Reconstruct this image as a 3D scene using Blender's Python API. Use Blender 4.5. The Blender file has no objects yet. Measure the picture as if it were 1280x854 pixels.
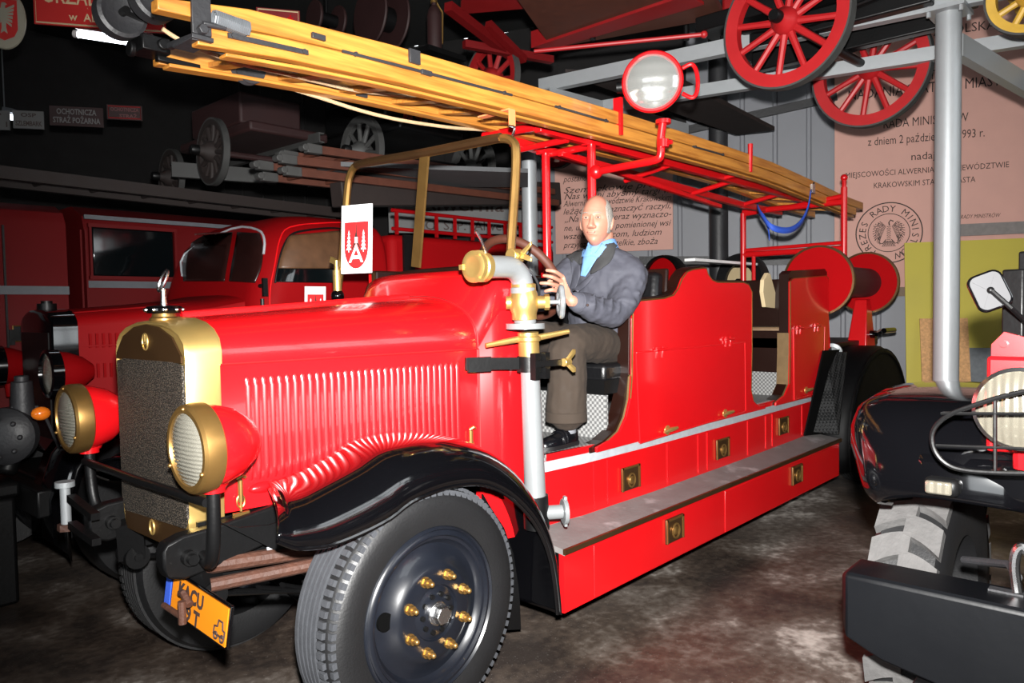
import bpy, bmesh, math, random
from mathutils import Vector, Matrix, Euler, Quaternion
random.seed(7)
SC = bpy.context.scene
COL = SC.collection
PI = math.pi
V = Vector
R = math.radians

# ---------------------------------------------------------------- camera numbers (frame taken as 1280 x 854)
F = 940.0
CAM = V((-1.745, -2.66, 1.36))
_pitch = math.atan((427 - 386.) / F); _a = math.atan((1490. - 640) / F); _roll = 0.017
_f0 = V((math.cos(_a), math.sin(_a), 0)); _r0 = V((math.sin(_a), -math.cos(_a), 0)); _u0 = V((0, 0, 1))
FWD = _f0 * math.cos(_pitch) - _u0 * math.sin(_pitch)
_u1 = _u0 * math.cos(_pitch) + _f0 * math.sin(_pitch)
RIGHT = _r0 * math.cos(_roll) - _u1 * math.sin(_roll)
UP = _u1 * math.cos(_roll) + _r0 * math.sin(_roll)


def ray(px, py):
    return FWD + RIGHT * ((px - 640) / F) - UP * ((py - 427) / F)


def at(px, py, ax, val):
    """the point of the plane x/y/z = val seen at a pixel of the photograph"""
    i = 'xyz'.index(ax); r = ray(px, py)
    return CAM + r * ((val - CAM[i]) / r[i])


def dep(px, py, d):
    return CAM + ray(px, py) * d


# ---------------------------------------------------------------- mesh builder
def frame_of(d):
    d = V(d).normalized()
    a = V((0, 0, 1)) if abs(d.z) < 0.9 else V((1, 0, 0))
    x = d.cross(a).normalized(); y = d.cross(x).normalized()
    return x, y, d


class MB:
    def __init__(s): s.bm = bmesh.new()

    def vs(s, pts): return [s.bm.verts.new(V(p)) for p in pts]

    def face(s, vs):
        try: return s.bm.faces.new(vs)
        except ValueError: return None

    def poly(s, pts): s.face(s.vs(pts)); return s

    def box(s, c, size, rot=None):
        m = Matrix.Translation(V(c))
        if rot is not None:
            m = m @ (rot.to_4x4() if isinstance(rot, Matrix) else Euler(rot).to_matrix().to_4x4())
        m = m @ Matrix.Diagonal((size[0], size[1], size[2], 1))
        bmesh.ops.create_cube(s.bm, size=1, matrix=m); return s

    def bar(s, p0, p1, w, h, up=(0, 0, 1)):
        p0, p1 = V(p0), V(p1); d = p1 - p0; L = d.length; d.normalize()
        side = d.cross(V(up)).normalized(); u = side.cross(d).normalized()
        m = Matrix((d, side, u)).transposed()
        return s.box((p0 + p1) / 2, (L, w, h), m)

    def loft(s, rings, closed=True, caps=True):
        vr = [s.vs(r) for r in rings]
        n = len(vr[0])
        for a, b in zip(vr[:-1], vr[1:]):
            for i in range(n if closed else n - 1):
                j = (i + 1) % n
                s.face((a[i], a[j], b[j], b[i]))
        if caps and closed:
            s.face(vr[0][::-1]); s.face(vr[-1])
        return s

    def cyl(s, p0, p1, r0, r1=None, n=20, caps=True):
        p0, p1 = V(p0), V(p1); r1 = r0 if r1 is None else r1
        x, y, d = frame_of(p1 - p0)
        cs = [(math.cos(2 * PI * i / n), math.sin(2 * PI * i / n)) for i in range(n)]
        return s.loft([[p0 + x * (c * r0) + y * (q * r0) for c, q in cs], [p1 + x * (c * r1) + y * (q * r1) for c, q in cs]], caps=caps)

    def tube(s, pts, r, n=10, closed=False, caps=True, flat=1.0):
        pts = [V(p) for p in pts]; m = len(pts)
        rr = r if isinstance(r, (list, tuple)) else [r] * m
        tang = []
        for i in range(m):
            a = pts[(i - 1) % m] if (closed or i > 0) else pts[i]
            b = pts[(i + 1) % m] if (closed or i < m - 1) else pts[i]
            tang.append((b - a).normalized())
        x, y, _ = frame_of(tang[0]); rings = []
        for i in range(m):
            t = tang[i]
            x = (x - t * x.dot(t)).normalized(); y = t.cross(x)
            rings.append([pts[i] + x * (rr[i] * math.cos(2 * PI * k / n)) + y * (rr[i] * flat * math.sin(2 * PI * k / n)) for k in range(n)])
        if closed: rings.append(rings[0])
        s.loft(rings, caps=caps and not closed)
        if closed: bmesh.ops.remove_doubles(s.bm, verts=s.bm.verts[-2 * n:] if False else list(s.bm.verts), dist=1e-6)
        return s

    def lathe(s, prof, o, axis, n=32, closed=False):
        """prof: (radius, height along axis); revolved about the axis through o"""
        o = V(o); x, y, d = frame_of(axis); m = len(prof); cols = []
        for i in range(n):
            c, q = math.cos(2 * PI * i / n), math.sin(2 * PI * i / n)
            cols.append([o + x * (p[0] * c) + y * (p[0] * q) + d * p[1] for p in prof])
        vc = [s.vs(c) for c in cols]
        for i in range(n):
            a, b = vc[i], vc[(i + 1) % n]
            for k in range(m if closed else m - 1):
                l = (k + 1) % m
                s.face((a[k], a[l], b[l], b[k]))
        bmesh.ops.remove_doubles(s.bm, verts=list(s.bm.verts), dist=1e-6)
        return s

    def prism(s, poly, fn, t0, t1):
        a = s.vs([fn(p[0], p[1], t0) for p in poly]); b = s.vs([fn(p[0], p[1], t1) for p in poly])
        n = len(poly)
        for i in range(n):
            j = (i + 1) % n; s.face((a[i], a[j], b[j], b[i]))
        s.face(a[::-1]); s.face(b); return s

    def ball(s, c, r, n=16):
        r = (r, r, r) if not isinstance(r, (tuple, list)) else r
        m = Matrix.Translation(V(c)) @ Matrix.Diagonal((r[0], r[1], r[2], 1))
        bmesh.ops.create_uvsphere(s.bm, u_segments=n, v_segments=max(6, n // 2), radius=1, matrix=m); return s

    def grid(s, rows):
        vr = [s.vs(r) for r in rows]
        for a, b in zip(vr[:-1], vr[1:]):
            for i in range(len(a) - 1): s.face((a[i], a[i + 1], b[i + 1], b[i]))
        return s

    def shell(s, rows, t):
        """a sheet given as a grid of points, thickened by the vector t"""
        t = V(t); n = len(rows); m = len(rows[0])
        A = [s.vs(r) for r in rows]; B = [s.vs([V(p) + t for p in r]) for r in rows]
        for i in range(n - 1):
            for k in range(m - 1):
                s.face((A[i][k], A[i][k + 1], A[i + 1][k + 1], A[i + 1][k]))
                s.face((B[i][k], B[i + 1][k], B[i + 1][k + 1], B[i][k + 1]))
        for i in range(n - 1):
            s.face((A[i][0], A[i + 1][0], B[i + 1][0], B[i][0])); s.face((A[i][-1], B[i][-1], B[i + 1][-1], A[i + 1][-1]))
        for k in range(m - 1):
            s.face((A[0][k], B[0][k], B[0][k + 1], A[0][k + 1])); s.face((A[-1][k], A[-1][k + 1], B[-1][k + 1], B[-1][k]))
        return s

    def text(s, txt, o, u, v, size, align='CENTER', shear=0.0, bold=0.0, ext=0.0006, width=None):
        cu = bpy.data.curves.new('lettering', 'FONT'); cu.body = txt; cu.size = size; cu.align_x = align; cu.shear = shear
        cu.offset = bold; cu.extrude = 0.0; cu.resolution_u = 2
        ob = bpy.data.objects.new('lettering', cu); COL.objects.link(ob)
        dg = bpy.context.evaluated_depsgraph_get(); dg.update()
        me = bpy.data.meshes.new_from_object(ob.evaluated_get(dg))
        o, u, v = V(o), V(u).normalized(), V(v).normalized(); w = u.cross(v)
        sx = 1.0
        if width and me.vertices:
            xs = [p.co.x for p in me.vertices]; sx = width / (max(xs) - min(xs))
        vs = [s.bm.verts.new(o + u * (p.co.x * sx) + v * p.co.y + w * ext) for p in me.vertices]
        for p in me.polygons: s.face([vs[i] for i in p.vertices])
        bpy.data.objects.remove(ob); bpy.data.curves.remove(cu); bpy.data.meshes.remove(me)
        return s

    def build(s, name, mat, parent=None, smooth=35, bevel=0, weld=False, subd=0, kind=None):
        if weld: bmesh.ops.remove_doubles(s.bm, verts=list(s.bm.verts), dist=1e-5)
        bmesh.ops.recalc_face_normals(s.bm, faces=list(s.bm.faces))
        me = bpy.data.meshes.new(name); s.bm.to_mesh(me); s.bm.free()
        o = bpy.data.objects.new(name, me); COL.objects.link(o)
        if mat: me.materials.append(mat)
        if smooth:
            me.polygons.foreach_set('use_smooth', [True] * len(me.polygons))
            me.set_sharp_from_angle(angle=R(smooth))
        if bevel:
            b = o.modifiers.new('bevel', 'BEVEL'); b.width = bevel; b.segments = 2; b.limit_method = 'ANGLE'; b.angle_limit = R(40)
        if subd:
            q = o.modifiers.new('subd', 'SUBSURF'); q.levels = q.render_levels = subd
        if parent: attach(o, parent)
        if kind: o['kind'] = kind
        return o


def attach(o, parent):
    o.parent = parent
    if parent.type == 'EMPTY':
        o.matrix_parent_inverse = Matrix.Translation(parent.location).inverted()


def thing(name, label, cat, loc, group=None):
    o = bpy.data.objects.new(name, None); COL.objects.link(o)
    o.empty_display_size = 0.1; o.location = V(loc)
    return tag(o, label, cat, group)


def tag(o, label, cat, group=None):
    o['label'] = label; o['category'] = cat
    if group: o['group'] = group
    if o.type == 'MESH' and not o.children and o.parent is None and len(o.data.vertices):
        vs = o.data.vertices
        lo = V([min(v.co[i] for v in vs) for i in range(3)]); hi = V([max(v.co[i] for v in vs) for i in range(3)])
        c = V(((lo.x + hi.x) / 2, (lo.y + hi.y) / 2, lo.z))
        o.data.transform(Matrix.Translation(-c)); o.location = c
    return o


def arc(c, r, a0, a1, n, fn=None):
    return [(c[0] + r * math.cos(R(a0 + (a1 - a0) * i / n)), c[1] + r * math.sin(R(a0 + (a1 - a0) * i / n))) for i in range(n + 1)]


def smooth_path(pts, k=6, closed=False):
    """Catmull-Rom through the points"""
    P = [V(p) for p in pts]; n = len(P); out = []
    for i in range(n if closed else n - 1):
        g = lambda j: P[j % n] if closed else P[max(0, min(n - 1, j))]
        p0, p1, p2, p3 = g(i - 1), g(i), g(i + 1), g(i + 2)
        for q in range(k):
            t = q / k
            out.append(0.5 * ((2 * p1) + (p2 - p0) * t + (2 * p0 - 5 * p1 + 4 * p2 - p3) * t * t + (3 * p1 - p0 - 3 * p2 + p3) * t ** 3))
    if not closed: out.append(P[-1])
    return out


def lerp_table(tab, x):
    if x <= tab[0][0]: return tab[0][1]
    for (a, b), (c, d) in zip(tab[:-1], tab[1:]):
        if x <= c: return b + (d - b) * (x - a) / (c - a)
    return tab[-1][1]


# ---------------------------------------------------------------- materials
def material(name, col, rough=0.5, metal=0.0, coat=0.0, spec=0.5, var=0.06, scale=6.0, bump=0.0, bscale=80.0, rvar=0.1, emit=None, dust=None):
    m = bpy.data.materials.new(name); m.use_nodes = True
    nt = m.node_tree; N = nt.nodes; L = nt.links
    b = N['Principled BSDF']
    b.inputs['Metallic'].default_value = metal
    b.inputs['Specular IOR Level'].default_value = spec
    b.inputs['Coat Weight'].default_value = coat
    b.inputs['Coat Roughness'].default_value = 0.06
    tc = N.new('ShaderNodeTexCoord')
    nz = N.new('ShaderNodeTexNoise'); nz.inputs['Scale'].default_value = scale; nz.inputs['Detail'].default_value = 4
    L.new(tc.outputs['Object'], nz.inputs['Vector'])
    ramp = N.new('ShaderNodeMix'); ramp.data_type = 'RGBA'
    c = V(col)
    ramp.inputs['A'].default_value = (*[max(0, x * (1 - var)) for x in c], 1)
    ramp.inputs['B'].default_value = (*[min(1, x * (1 + var)) for x in c], 1)
    L.new(nz.outputs['Fac'], ramp.inputs['Factor'])
    src = ramp.outputs['Result']
    if dust:
        n2 = N.new('ShaderNodeTexNoise'); n2.inputs['Scale'].default_value = dust[1]; n2.inputs['Detail'].default_value = 6
        L.new(tc.outputs['Object'], n2.inputs['Vector'])
        mr2 = N.new('ShaderNodeMapRange'); mr2.inputs['From Min'].default_value = dust[2]; mr2.inputs['From Max'].default_value = dust[2] + 0.15
        L.new(n2.outputs['Fac'], mr2.inputs['Value'])
        mx = N.new('ShaderNodeMix'); mx.data_type = 'RGBA'; mx.inputs['B'].default_value = (*dust[0], 1)
        L.new(mr2.outputs['Result'], mx.inputs['Factor']); L.new(src, mx.inputs['A']); src = mx.outputs['Result']
    L.new(src, b.inputs['Base Color'])
    mr = N.new('ShaderNodeMapRange'); mr.inputs['To Min'].default_value = max(0.02, rough * (1 - rvar)); mr.inputs['To Max'].default_value = min(1, rough * (1 + rvar))
    L.new(nz.outputs['Fac'], mr.inputs['Value']); L.new(mr.outputs['Result'], b.inputs['Roughness'])
    if bump:
        n3 = N.new('ShaderNodeTexNoise'); n3.inputs['Scale'].default_value = bscale; n3.inputs['Detail'].default_value = 3
        L.new(tc.outputs['Object'], n3.inputs['Vector'])
        bp = N.new('ShaderNodeBump'); bp.inputs['Strength'].default_value = bump; bp.inputs['Distance'].default_value = 0.01
        L.new(n3.outputs['Fac'], bp.inputs['Height']); L.new(bp.outputs['Normal'], b.inputs['Normal'])
    if emit:
        b.inputs['Emission Color'].default_value = (*emit[0], 1); b.inputs['Emission Strength'].default_value = emit[1]
    return m


def nodes_of(m): return m.node_tree.nodes, m.node_tree.links, m.node_tree.nodes['Principled BSDF']


M = {}
M['red'] = material('red_paint', (0.50, 0.0045, 0.007), 0.25, coat=0.5, var=0.05, scale=3)
M['red_in'] = material('red_enamel', (0.46, 0.004, 0.006), 0.30, coat=0.2, var=0.08, scale=4)
M['red_old'] = material('old_red_paint', (0.17, 0.003, 0.004), 0.5, var=0.2, scale=8)
M['red_cart'] = material('red_cart_paint', (0.30, 0.006, 0.008), 0.5, var=0.15, scale=8)
M['red_dim'] = material('shaded_red_paint', (0.014, 0.0005, 0.0005), 0.7, var=0.3, scale=6)  # red darkened; the unlit back of the room put into the colour
M['red_van'] = material('van_red_paint', (0.085, 0.0012, 0.0018), 0.6, spec=0.2, var=0.1, scale=4)  # van red lowered; the weak flash there put into the colour
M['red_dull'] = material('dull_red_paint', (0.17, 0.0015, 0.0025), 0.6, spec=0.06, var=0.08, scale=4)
M['red_flat'] = material('flat_red_paint', (0.30, 0.0015, 0.003), 0.7, spec=0.05, var=0.06, scale=4)
M['strip_dim'] = material('shaded_grey_strip', (0.075, 0.08, 0.09), 0.6, var=0.2, scale=20)  # grey darkened along with the vans; shade put into the colour
M['iron_dim'] = material('dull_iron', (0.030, 0.030, 0.029), 0.65, var=0.3, scale=20)  # iron darkened for the dim background; shade put into the colour
M['wood_dim'] = material('shaded_aged_wood', (0.009, 0.004, 0.003), 0.75, var=0.3, scale=12)  # wood taken nearly to black; background shade put into the colour
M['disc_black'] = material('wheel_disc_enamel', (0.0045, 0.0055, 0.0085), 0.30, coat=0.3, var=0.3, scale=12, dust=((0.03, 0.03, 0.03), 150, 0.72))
M['plate_dim'] = material('shaded_deck_plate', (0.05, 0.052, 0.055), 0.7, var=0.3, scale=10)  # plate grey lowered; shade of the far deck put into the colour
M['black_satin'] = material('satin_black_paint', (0.0013, 0.0013, 0.0015), 0.55, spec=0.12)
M['matte_black'] = material('matte_black', (0.001, 0.001, 0.001), 0.9, spec=0.05)
M['black_semi'] = material('scuffed_black_paint', (0.0014, 0.0017, 0.0024), 0.40, spec=0.25, bump=0.03, bscale=40, dust=((0.05, 0.05, 0.05), 90, 0.76))
M['threshold'] = material('worn_bronze_lining', (0.14, 0.085, 0.035), 0.55, metal=0.3, var=0.3, scale=30)
M['black'] = material('black_gloss_paint', (0.0014, 0.0014, 0.0018), 0.10, coat=0.6, var=0.1)
M['black_rough'] = material('black_chassis_paint', (0.0028, 0.0028, 0.003), 0.42, spec=0.25, bump=0.08, bscale=60, dust=((0.02, 0.02, 0.018), 110, 0.68))
M['brass'] = material('polished_brass', (0.74, 0.50, 0.165), 0.33, metal=0.86, var=0.1, scale=12)
M['brass_old'] = material('tarnished_brass', (0.30, 0.17, 0.052), 0.36, metal=0.85, var=0.25, scale=10)
M['bronze'] = material('dull_bronze', (0.10, 0.052, 0.022), 0.40, metal=0.8, var=0.2, scale=10)
M['silver'] = material('silver_paint', (0.27, 0.285, 0.295), 0.45, metal=0.3, var=0.05, scale=20, bump=0.06, bscale=140)
M['pipe'] = material('silver_pipe_paint', (0.20, 0.21, 0.215), 0.34, metal=0.3, var=0.05, scale=20, bump=0.05, bscale=140)
M['steel'] = material('bright_steel', (0.62, 0.62, 0.63), 0.25, metal=1.0)
M['alu'] = material('aluminium_strip', (0.55, 0.58, 0.62), 0.42, metal=0.5, var=0.2, scale=30)
M['rubber'] = material('tyre_rubber', (0.0045, 0.0045, 0.005), 0.5, bump=0.1, bscale=120, dust=((0.05, 0.05, 0.05), 260, 0.70))
M['tread'] = material('dusty_tread_rubber', (0.030, 0.032, 0.037), 0.75, bump=0.2, bscale=60, var=0.25, scale=14)
M['tread_dark'] = material('dark_tread_rubber', (0.006, 0.006, 0.0065), 0.7, bump=0.2, bscale=60)
M['dark'] = material('dark_brown_lining', (0.011, 0.0035, 0.0022), 0.30, var=0.15, scale=8, dust=((0.2, 0.15, 0.1), 160, 0.74))
M['leather'] = material('black_leather', (0.003, 0.003, 0.0036), 0.38, bump=0.2, bscale=50)
M['white'] = material('white_paper', (0.72, 0.72, 0.72), 0.6, var=0.03)
M['ink'] = material('black_lettering', (0.03, 0.015, 0.012), 0.7)
M['red_ink'] = material('red_print', (0.62, 0.012, 0.014), 0.6)
M['cream'] = material('cream_paint', (0.55, 0.43, 0.25), 0.6)
M['rust'] = material('rusty_iron', (0.045, 0.014, 0.006), 0.7, var=0.4, scale=30, bump=0.4, bscale=60)
M['grey_iron'] = material('dark_grey_iron', (0.020, 0.020, 0.022), 0.5, bump=0.2, bscale=50, var=0.2)
M['rope'] = material('hemp_rope', (0.52, 0.36, 0.20), 0.85, bump=0.8, bscale=200, var=0.2)
M['blue'] = material('blue_webbing', (0.02, 0.07, 0.42), 0.7)
M['orange'] = material('orange_webbing', (0.75, 0.20, 0.07), 0.7)
M['amber'] = material('amber_lens', (0.7, 0.16, 0.01), 0.25, coat=0.5)
M['pinkwall'] = material('pink_plaque_plaster', (0.58, 0.325, 0.27), 0.8, var=0.07, scale=5, bump=0.1, bscale=30)
M['yellow'] = material('yellow_board', (0.46, 0.385, 0.042), 0.6, var=0.08, scale=3)
M['galv'] = material('galvanised_sheet', (0.12, 0.13, 0.14), 0.5, metal=0.3, var=0.35, scale=25)
M['osb'] = material('osb_board', (0.55, 0.30, 0.13), 0.8, var=0.55, scale=40)
M['greymetal'] = material('grey_wall_sheet', (0.205, 0.21, 0.23), 0.55, var=0.06, scale=4)
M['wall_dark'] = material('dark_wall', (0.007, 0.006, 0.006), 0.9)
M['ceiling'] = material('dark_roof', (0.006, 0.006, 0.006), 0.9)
M['glass_dark'] = material('dark_window_glass', (0.002, 0.003, 0.0035), 0.08, coat=0.3)
M['skin'] = material('skin', (0.37, 0.165, 0.112), 0.5, var=0.12, scale=35, bump=0.05, bscale=150, spec=0.35)
M['hair'] = material('grey_hair', (0.24, 0.22, 0.195), 0.75, var=0.3, scale=60, bump=0.7, bscale=180)
M['jacket'] = material('slate_blue_jacket_cloth', (0.042, 0.043, 0.057), 0.8, var=0.1, scale=20, bump=0.15, bscale=22)
M['collar'] = material('dark_grey_collar_cloth', (0.022, 0.022, 0.023), 0.85, var=0.1, scale=20)
M['shirt'] = material('light_blue_shirt_cloth', (0.13, 0.27, 0.54), 0.8, var=0.06, scale=20, bump=0.1, bscale=25)
M['trousers'] = material('brown_trouser_cloth', (0.024, 0.015, 0.009), 0.9, var=0.1, scale=20, bump=0.15, bscale=18)
M['shoe'] = material('black_shoe_leather', (0.003, 0.003, 0.004), 0.22, coat=0.4)
M['sock'] = material('grey_sock_knit', (0.13, 0.135, 0.15), 0.9, bump=0.3, bscale=150)
M['sign_red'] = material('red_sign_enamel', (0.45, 0.02, 0.018), 0.35)
M['old_wood'] = material('old_brown_wood', (0.055, 0.013, 0.005), 0.65, var=0.4, scale=14)
M['wheel_wood'] = material('grey_spoke_wood', (0.08, 0.075, 0.07), 0.7, var=0.2)
M['seat_wood'] = material('tan_seat_wood', (0.16, 0.10, 0.055), 0.6, var=0.25, scale=18)
M['tube_light'] = material('lit_fluorescent_tube', (0.9, 0.95, 1), 0.5, emit=((0.86, 0.93, 1.0), 7.0))
M['cart_yellow'] = material('yellow_wheel_paint', (0.45, 0.27, 0.03), 0.5, var=0.3, scale=12)


def wood_mat():
    m = material('ladder_wood', (0.62, 0.29, 0.06), 0.42, coat=0.25, var=0.1)
    N, L, b = nodes_of(m)
    tc = N.new('ShaderNodeTexCoord'); mp = N.new('ShaderNodeMapping'); mp.inputs['Scale'].default_value = (1.2, 22, 22)
    L.new(tc.outputs['Object'], mp.inputs['Vector'])
    nz = N.new('ShaderNodeTexNoise'); nz.inputs['Scale'].default_value = 3; nz.inputs['Detail'].default_value = 6
    L.new(mp.outputs['Vector'], nz.inputs['Vector'])
    cr = N.new('ShaderNodeValToRGB')
    cr.color_ramp.elements[0].position = 0.3; cr.color_ramp.elements[0].color = (0.29, 0.098, 0.014, 1)
    cr.color_ramp.elements[1].position = 0.62; cr.color_ramp.elements[1].color = (0.48, 0.20, 0.033, 1)
    L.new(nz.outputs['Fac'], cr.inputs['Fac']); L.new(cr.outputs['Color'], b.inputs['Base Color'])
    return m


M['wood'] = wood_mat()


def lens_mat(name, col, scale, direction='Z'):
    """fluted headlamp glass over a bright reflector"""
    m = material(name, col, 0.16, metal=0.75, coat=0.8, var=0.1)
    N, L, b = nodes_of(m)
    tc = N.new('ShaderNodeTexCoord'); w = N.new('ShaderNodeTexWave'); w.bands_direction = direction; w.inputs['Scale'].default_value = scale; w.inputs['Distortion'].default_value = 1.0
    L.new(tc.outputs['Object'], w.inputs['Vector'])
    bp = N.new('ShaderNodeBump'); bp.inputs['Strength'].default_value = 0.5; bp.inputs['Distance'].default_value = 0.004
    L.new(w.outputs['Fac'], bp.inputs['Height']); L.new(bp.outputs['Normal'], b.inputs['Normal'])
    return m


M['lens'] = lens_mat('headlamp_glass', (0.66, 0.63, 0.52), 26)
M['lens2'] = lens_mat('ribbed_lamp_glass', (0.36, 0.33, 0.26), 16, 'Y')
M['lens3'] = lens_mat('searchlight_glass', (0.62, 0.63, 0.60), 5)


def checker_mat(name, c1, c2, scale, rough, bump=0.6, metal=0.0):
    m = material(name, c1, rough, metal=metal)
    N, L, b = nodes_of(m)
    tc = N.new('ShaderNodeTexCoord'); ck = N.new('ShaderNodeTexChecker'); ck.inputs['Scale'].default_value = scale
    ck.inputs['Color1'].default_value = (*c1, 1); ck.inputs['Color2'].default_value = (*c2, 1)
    L.new(tc.outputs['Object'], ck.inputs['Vector'])
    L.new(ck.outputs['Color'], b.inputs['Base Color'])
    bp = N.new('ShaderNodeBump'); bp.inputs['Strength'].default_value = bump; bp.inputs['Distance'].default_value = 0.004
    L.new(ck.outputs['Fac'], bp.inputs['Height']); L.new(bp.outputs['Normal'], b.inputs['Normal'])
    return m


M['mat_grey'] = checker_mat('grey_ribbed_mat', (0.25, 0.25, 0.245), (0.10, 0.10, 0.10), 70.0, 0.5)
M['tread_plate'] = checker_mat('black_tread_plate', (0.0012, 0.0012, 0.0012), (0.02, 0.02, 0.02), 52.0, 0.4, bump=0.4)


def grille_mat():
    m = material('honeycomb_radiator_core', (0.05, 0.045, 0.04), 0.6, metal=0.1)
    N, L, b = nodes_of(m)
    tc = N.new('ShaderNodeTexCoord'); vo = N.new('ShaderNodeTexVoronoi'); vo.inputs['Scale'].default_value = 190
    L.new(tc.outputs['Object'], vo.inputs['Vector'])
    cr = N.new('ShaderNodeValToRGB'); cr.color_ramp.elements[0].position = 0.12; cr.color_ramp.elements[0].color = (0.12, 0.092, 0.066, 1)
    cr.color_ramp.elements[1].position = 0.5; cr.color_ramp.elements[1].color = (0.010, 0.008, 0.006, 1)
    L.new(vo.outputs['Distance'], cr.inputs['Fac']); L.new(cr.outputs['Color'], b.inputs['Base Color'])
    bp = N.new('ShaderNodeBump'); bp.inputs['Strength'].default_value = 0.8; bp.inputs['Distance'].default_value = 0.004
    L.new(vo.outputs['Distance'], bp.inputs['Height']); L.new(bp.outputs['Normal'], b.inputs['Normal'])
    return m


M['grille'] = grille_mat()


def board_mat():
    """worn grey running-board rubber with red overspray"""
    return material('worn_running_board', (0.13, 0.12, 0.117), 0.6, var=0.3, scale=9, bump=0.15, bscale=40, dust=((0.26, 0.24, 0.24), 7, 0.58))


M['board'] = board_mat()


def floor_mat():
    m = material('dirty_concrete_floor', (0.03, 0.025, 0.022), 0.5)
    N, L, b = nodes_of(m)
    tc = N.new('ShaderNodeTexCoord')
    def noise(s, d, dist=0.0):
        n = N.new('ShaderNodeTexNoise'); n.inputs['Scale'].default_value = s; n.inputs['Detail'].default_value = d; n.inputs['Distortion'].default_value = dist
        L.new(tc.outputs['Object'], n.inputs['Vector']); return n
    n1 = noise(1.6, 8, 0.6); n2 = noise(22, 6); n3 = noise(160, 2); n4 = noise(0.9, 5, 0.3)
    cr = N.new('ShaderNodeValToRGB'); e = cr.color_ramp.elements
    e[0].position = 0.36; e[0].color = (0.020, 0.0145, 0.012, 1); e[1].position = 0.74; e[1].color = (0.34, 0.31, 0.28, 1)
    k = e.new(0.50); k.color = (0.048, 0.035, 0.027, 1); k = e.new(0.60); k.color = (0.095, 0.078, 0.066, 1)
    mx = N.new('ShaderNodeMath'); mx.operation = 'MULTIPLY_ADD'; mx.inputs[1].default_value = 0.35; L.new(n2.outputs['Fac'], mx.inputs[0])
    ma = N.new('ShaderNodeMath'); ma.operation = 'SUBTRACT'; ma.inputs[1].default_value = 0.175
    L.new(n1.outputs['Fac'], mx.inputs[2]); L.new(mx.outputs[0], ma.inputs[0]); L.new(ma.outputs[0], cr.inputs['Fac'])
    sp = N.new('ShaderNodeMapRange'); sp.inputs['From Min'].default_value = 0.70; sp.inputs['From Max'].default_value = 0.76; L.new(n3.outputs['Fac'], sp.inputs['Value'])
    m2 = N.new('ShaderNodeMix'); m2.data_type = 'RGBA'; m2.inputs['B'].default_value = (0.22, 0.20, 0.18, 1)
    L.new(sp.outputs['Result'], m2.inputs['Factor']); L.new(cr.outputs['Color'], m2.inputs['A']); L.new(m2.outputs['Result'], b.inputs['Base Color'])
    rr = N.new('ShaderNodeMapRange'); rr.inputs['From Min'].default_value = 0.35; rr.inputs['From Max'].default_value = 0.65; rr.inputs['To Min'].default_value = 0.28; rr.inputs['To Max'].default_value = 0.75
    L.new(n4.outputs['Fac'], rr.inputs['Value']); L.new(rr.outputs['Result'], b.inputs['Roughness'])
    bp = N.new('ShaderNodeBump'); bp.inputs['Strength'].default_value = 0.35; bp.inputs['Distance'].default_value = 0.01
    L.new(n2.outputs['Fac'], bp.inputs['Height']); L.new(bp.outputs['Normal'], b.inputs['Normal'])
    return m


M['floor'] = floor_mat()
FLASH, SKY, EXPO = 2750.0, 4.5, 0.0
# ================================================================ room
WN = V((.924, .383, 0)).normalized(); WU = V((WN.y, -WN.x, 0)); WD = 6.6      # rear wall: normal, direction along it (towards the right), distance


def wp(u, z, off=0.0):
    """point of the rear wall; off = distance in front of it"""
    return WN * (WD - off) + WU * u + V((0, 0, z))


def wpix(px, py, off=0.0):
    r = ray(px, py); t = ((WD - off) - WN.dot(CAM)) / WN.dot(r); p = CAM + r * t
    return p.dot(WU), p.z


HZ = 4.9; GZ = -0.14      # roof and floor heights
A1, A2 = wp(-6.0, 0), wp(10.5, 0)
corners = [(-7.5, A1.y), (A1.x, A1.y), (A2.x, A2.y), (-7.5, A2.y)]
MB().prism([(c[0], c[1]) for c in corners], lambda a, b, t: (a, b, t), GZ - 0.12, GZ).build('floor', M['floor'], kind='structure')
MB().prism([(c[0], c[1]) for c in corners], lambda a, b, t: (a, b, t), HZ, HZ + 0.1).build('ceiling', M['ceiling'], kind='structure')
# rear wall of upright ribbed sheets, near-black colour beyond the white column
def ribbed(name, u0, u1, mat):
    b = MB(); us = []; u = u0
    while u < u1 - .36:
        us += [(u, 0), (u + 0.30, 0), (u + 0.315, 0.018), (u + 0.345, 0.018)]; u += 0.36
    us.append((u1, 0))
    ring = lambda z: [wp(q, z, -o) for q, o in us] + [wp(q, z, -0.1) for q in (us[-1][0], us[0][0])]
    b.loft([ring(GZ), ring(HZ)]); b.build(name, mat, smooth=0, kind='structure')
US = wpix(640, 250)[0]
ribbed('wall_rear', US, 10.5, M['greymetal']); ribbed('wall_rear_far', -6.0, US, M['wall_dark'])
yl = A1.y
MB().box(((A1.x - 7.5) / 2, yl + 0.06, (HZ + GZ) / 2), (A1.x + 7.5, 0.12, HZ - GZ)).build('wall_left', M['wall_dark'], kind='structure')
WX0, WX1, WZ0, WZ1 = 0.0, 4.2, 2.4, 4.4
b = MB(); ym = A2.y - .06
b.box(((WX0 - 7.5) / 2, ym, (HZ + GZ) / 2), (WX0 + 7.5, .12, HZ - GZ)); b.box(((A2.x + WX1) / 2, ym, (HZ + GZ) / 2), (A2.x - WX1, .12, HZ - GZ))
b.box(((WX0 + WX1) / 2, ym, (WZ0 + GZ) / 2), (WX1 - WX0, .12, WZ0 - GZ)); b.box(((WX0 + WX1) / 2, ym, (HZ + WZ1) / 2), (WX1 - WX0, .12, HZ - WZ1))
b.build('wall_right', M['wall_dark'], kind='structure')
b = MB()
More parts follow.
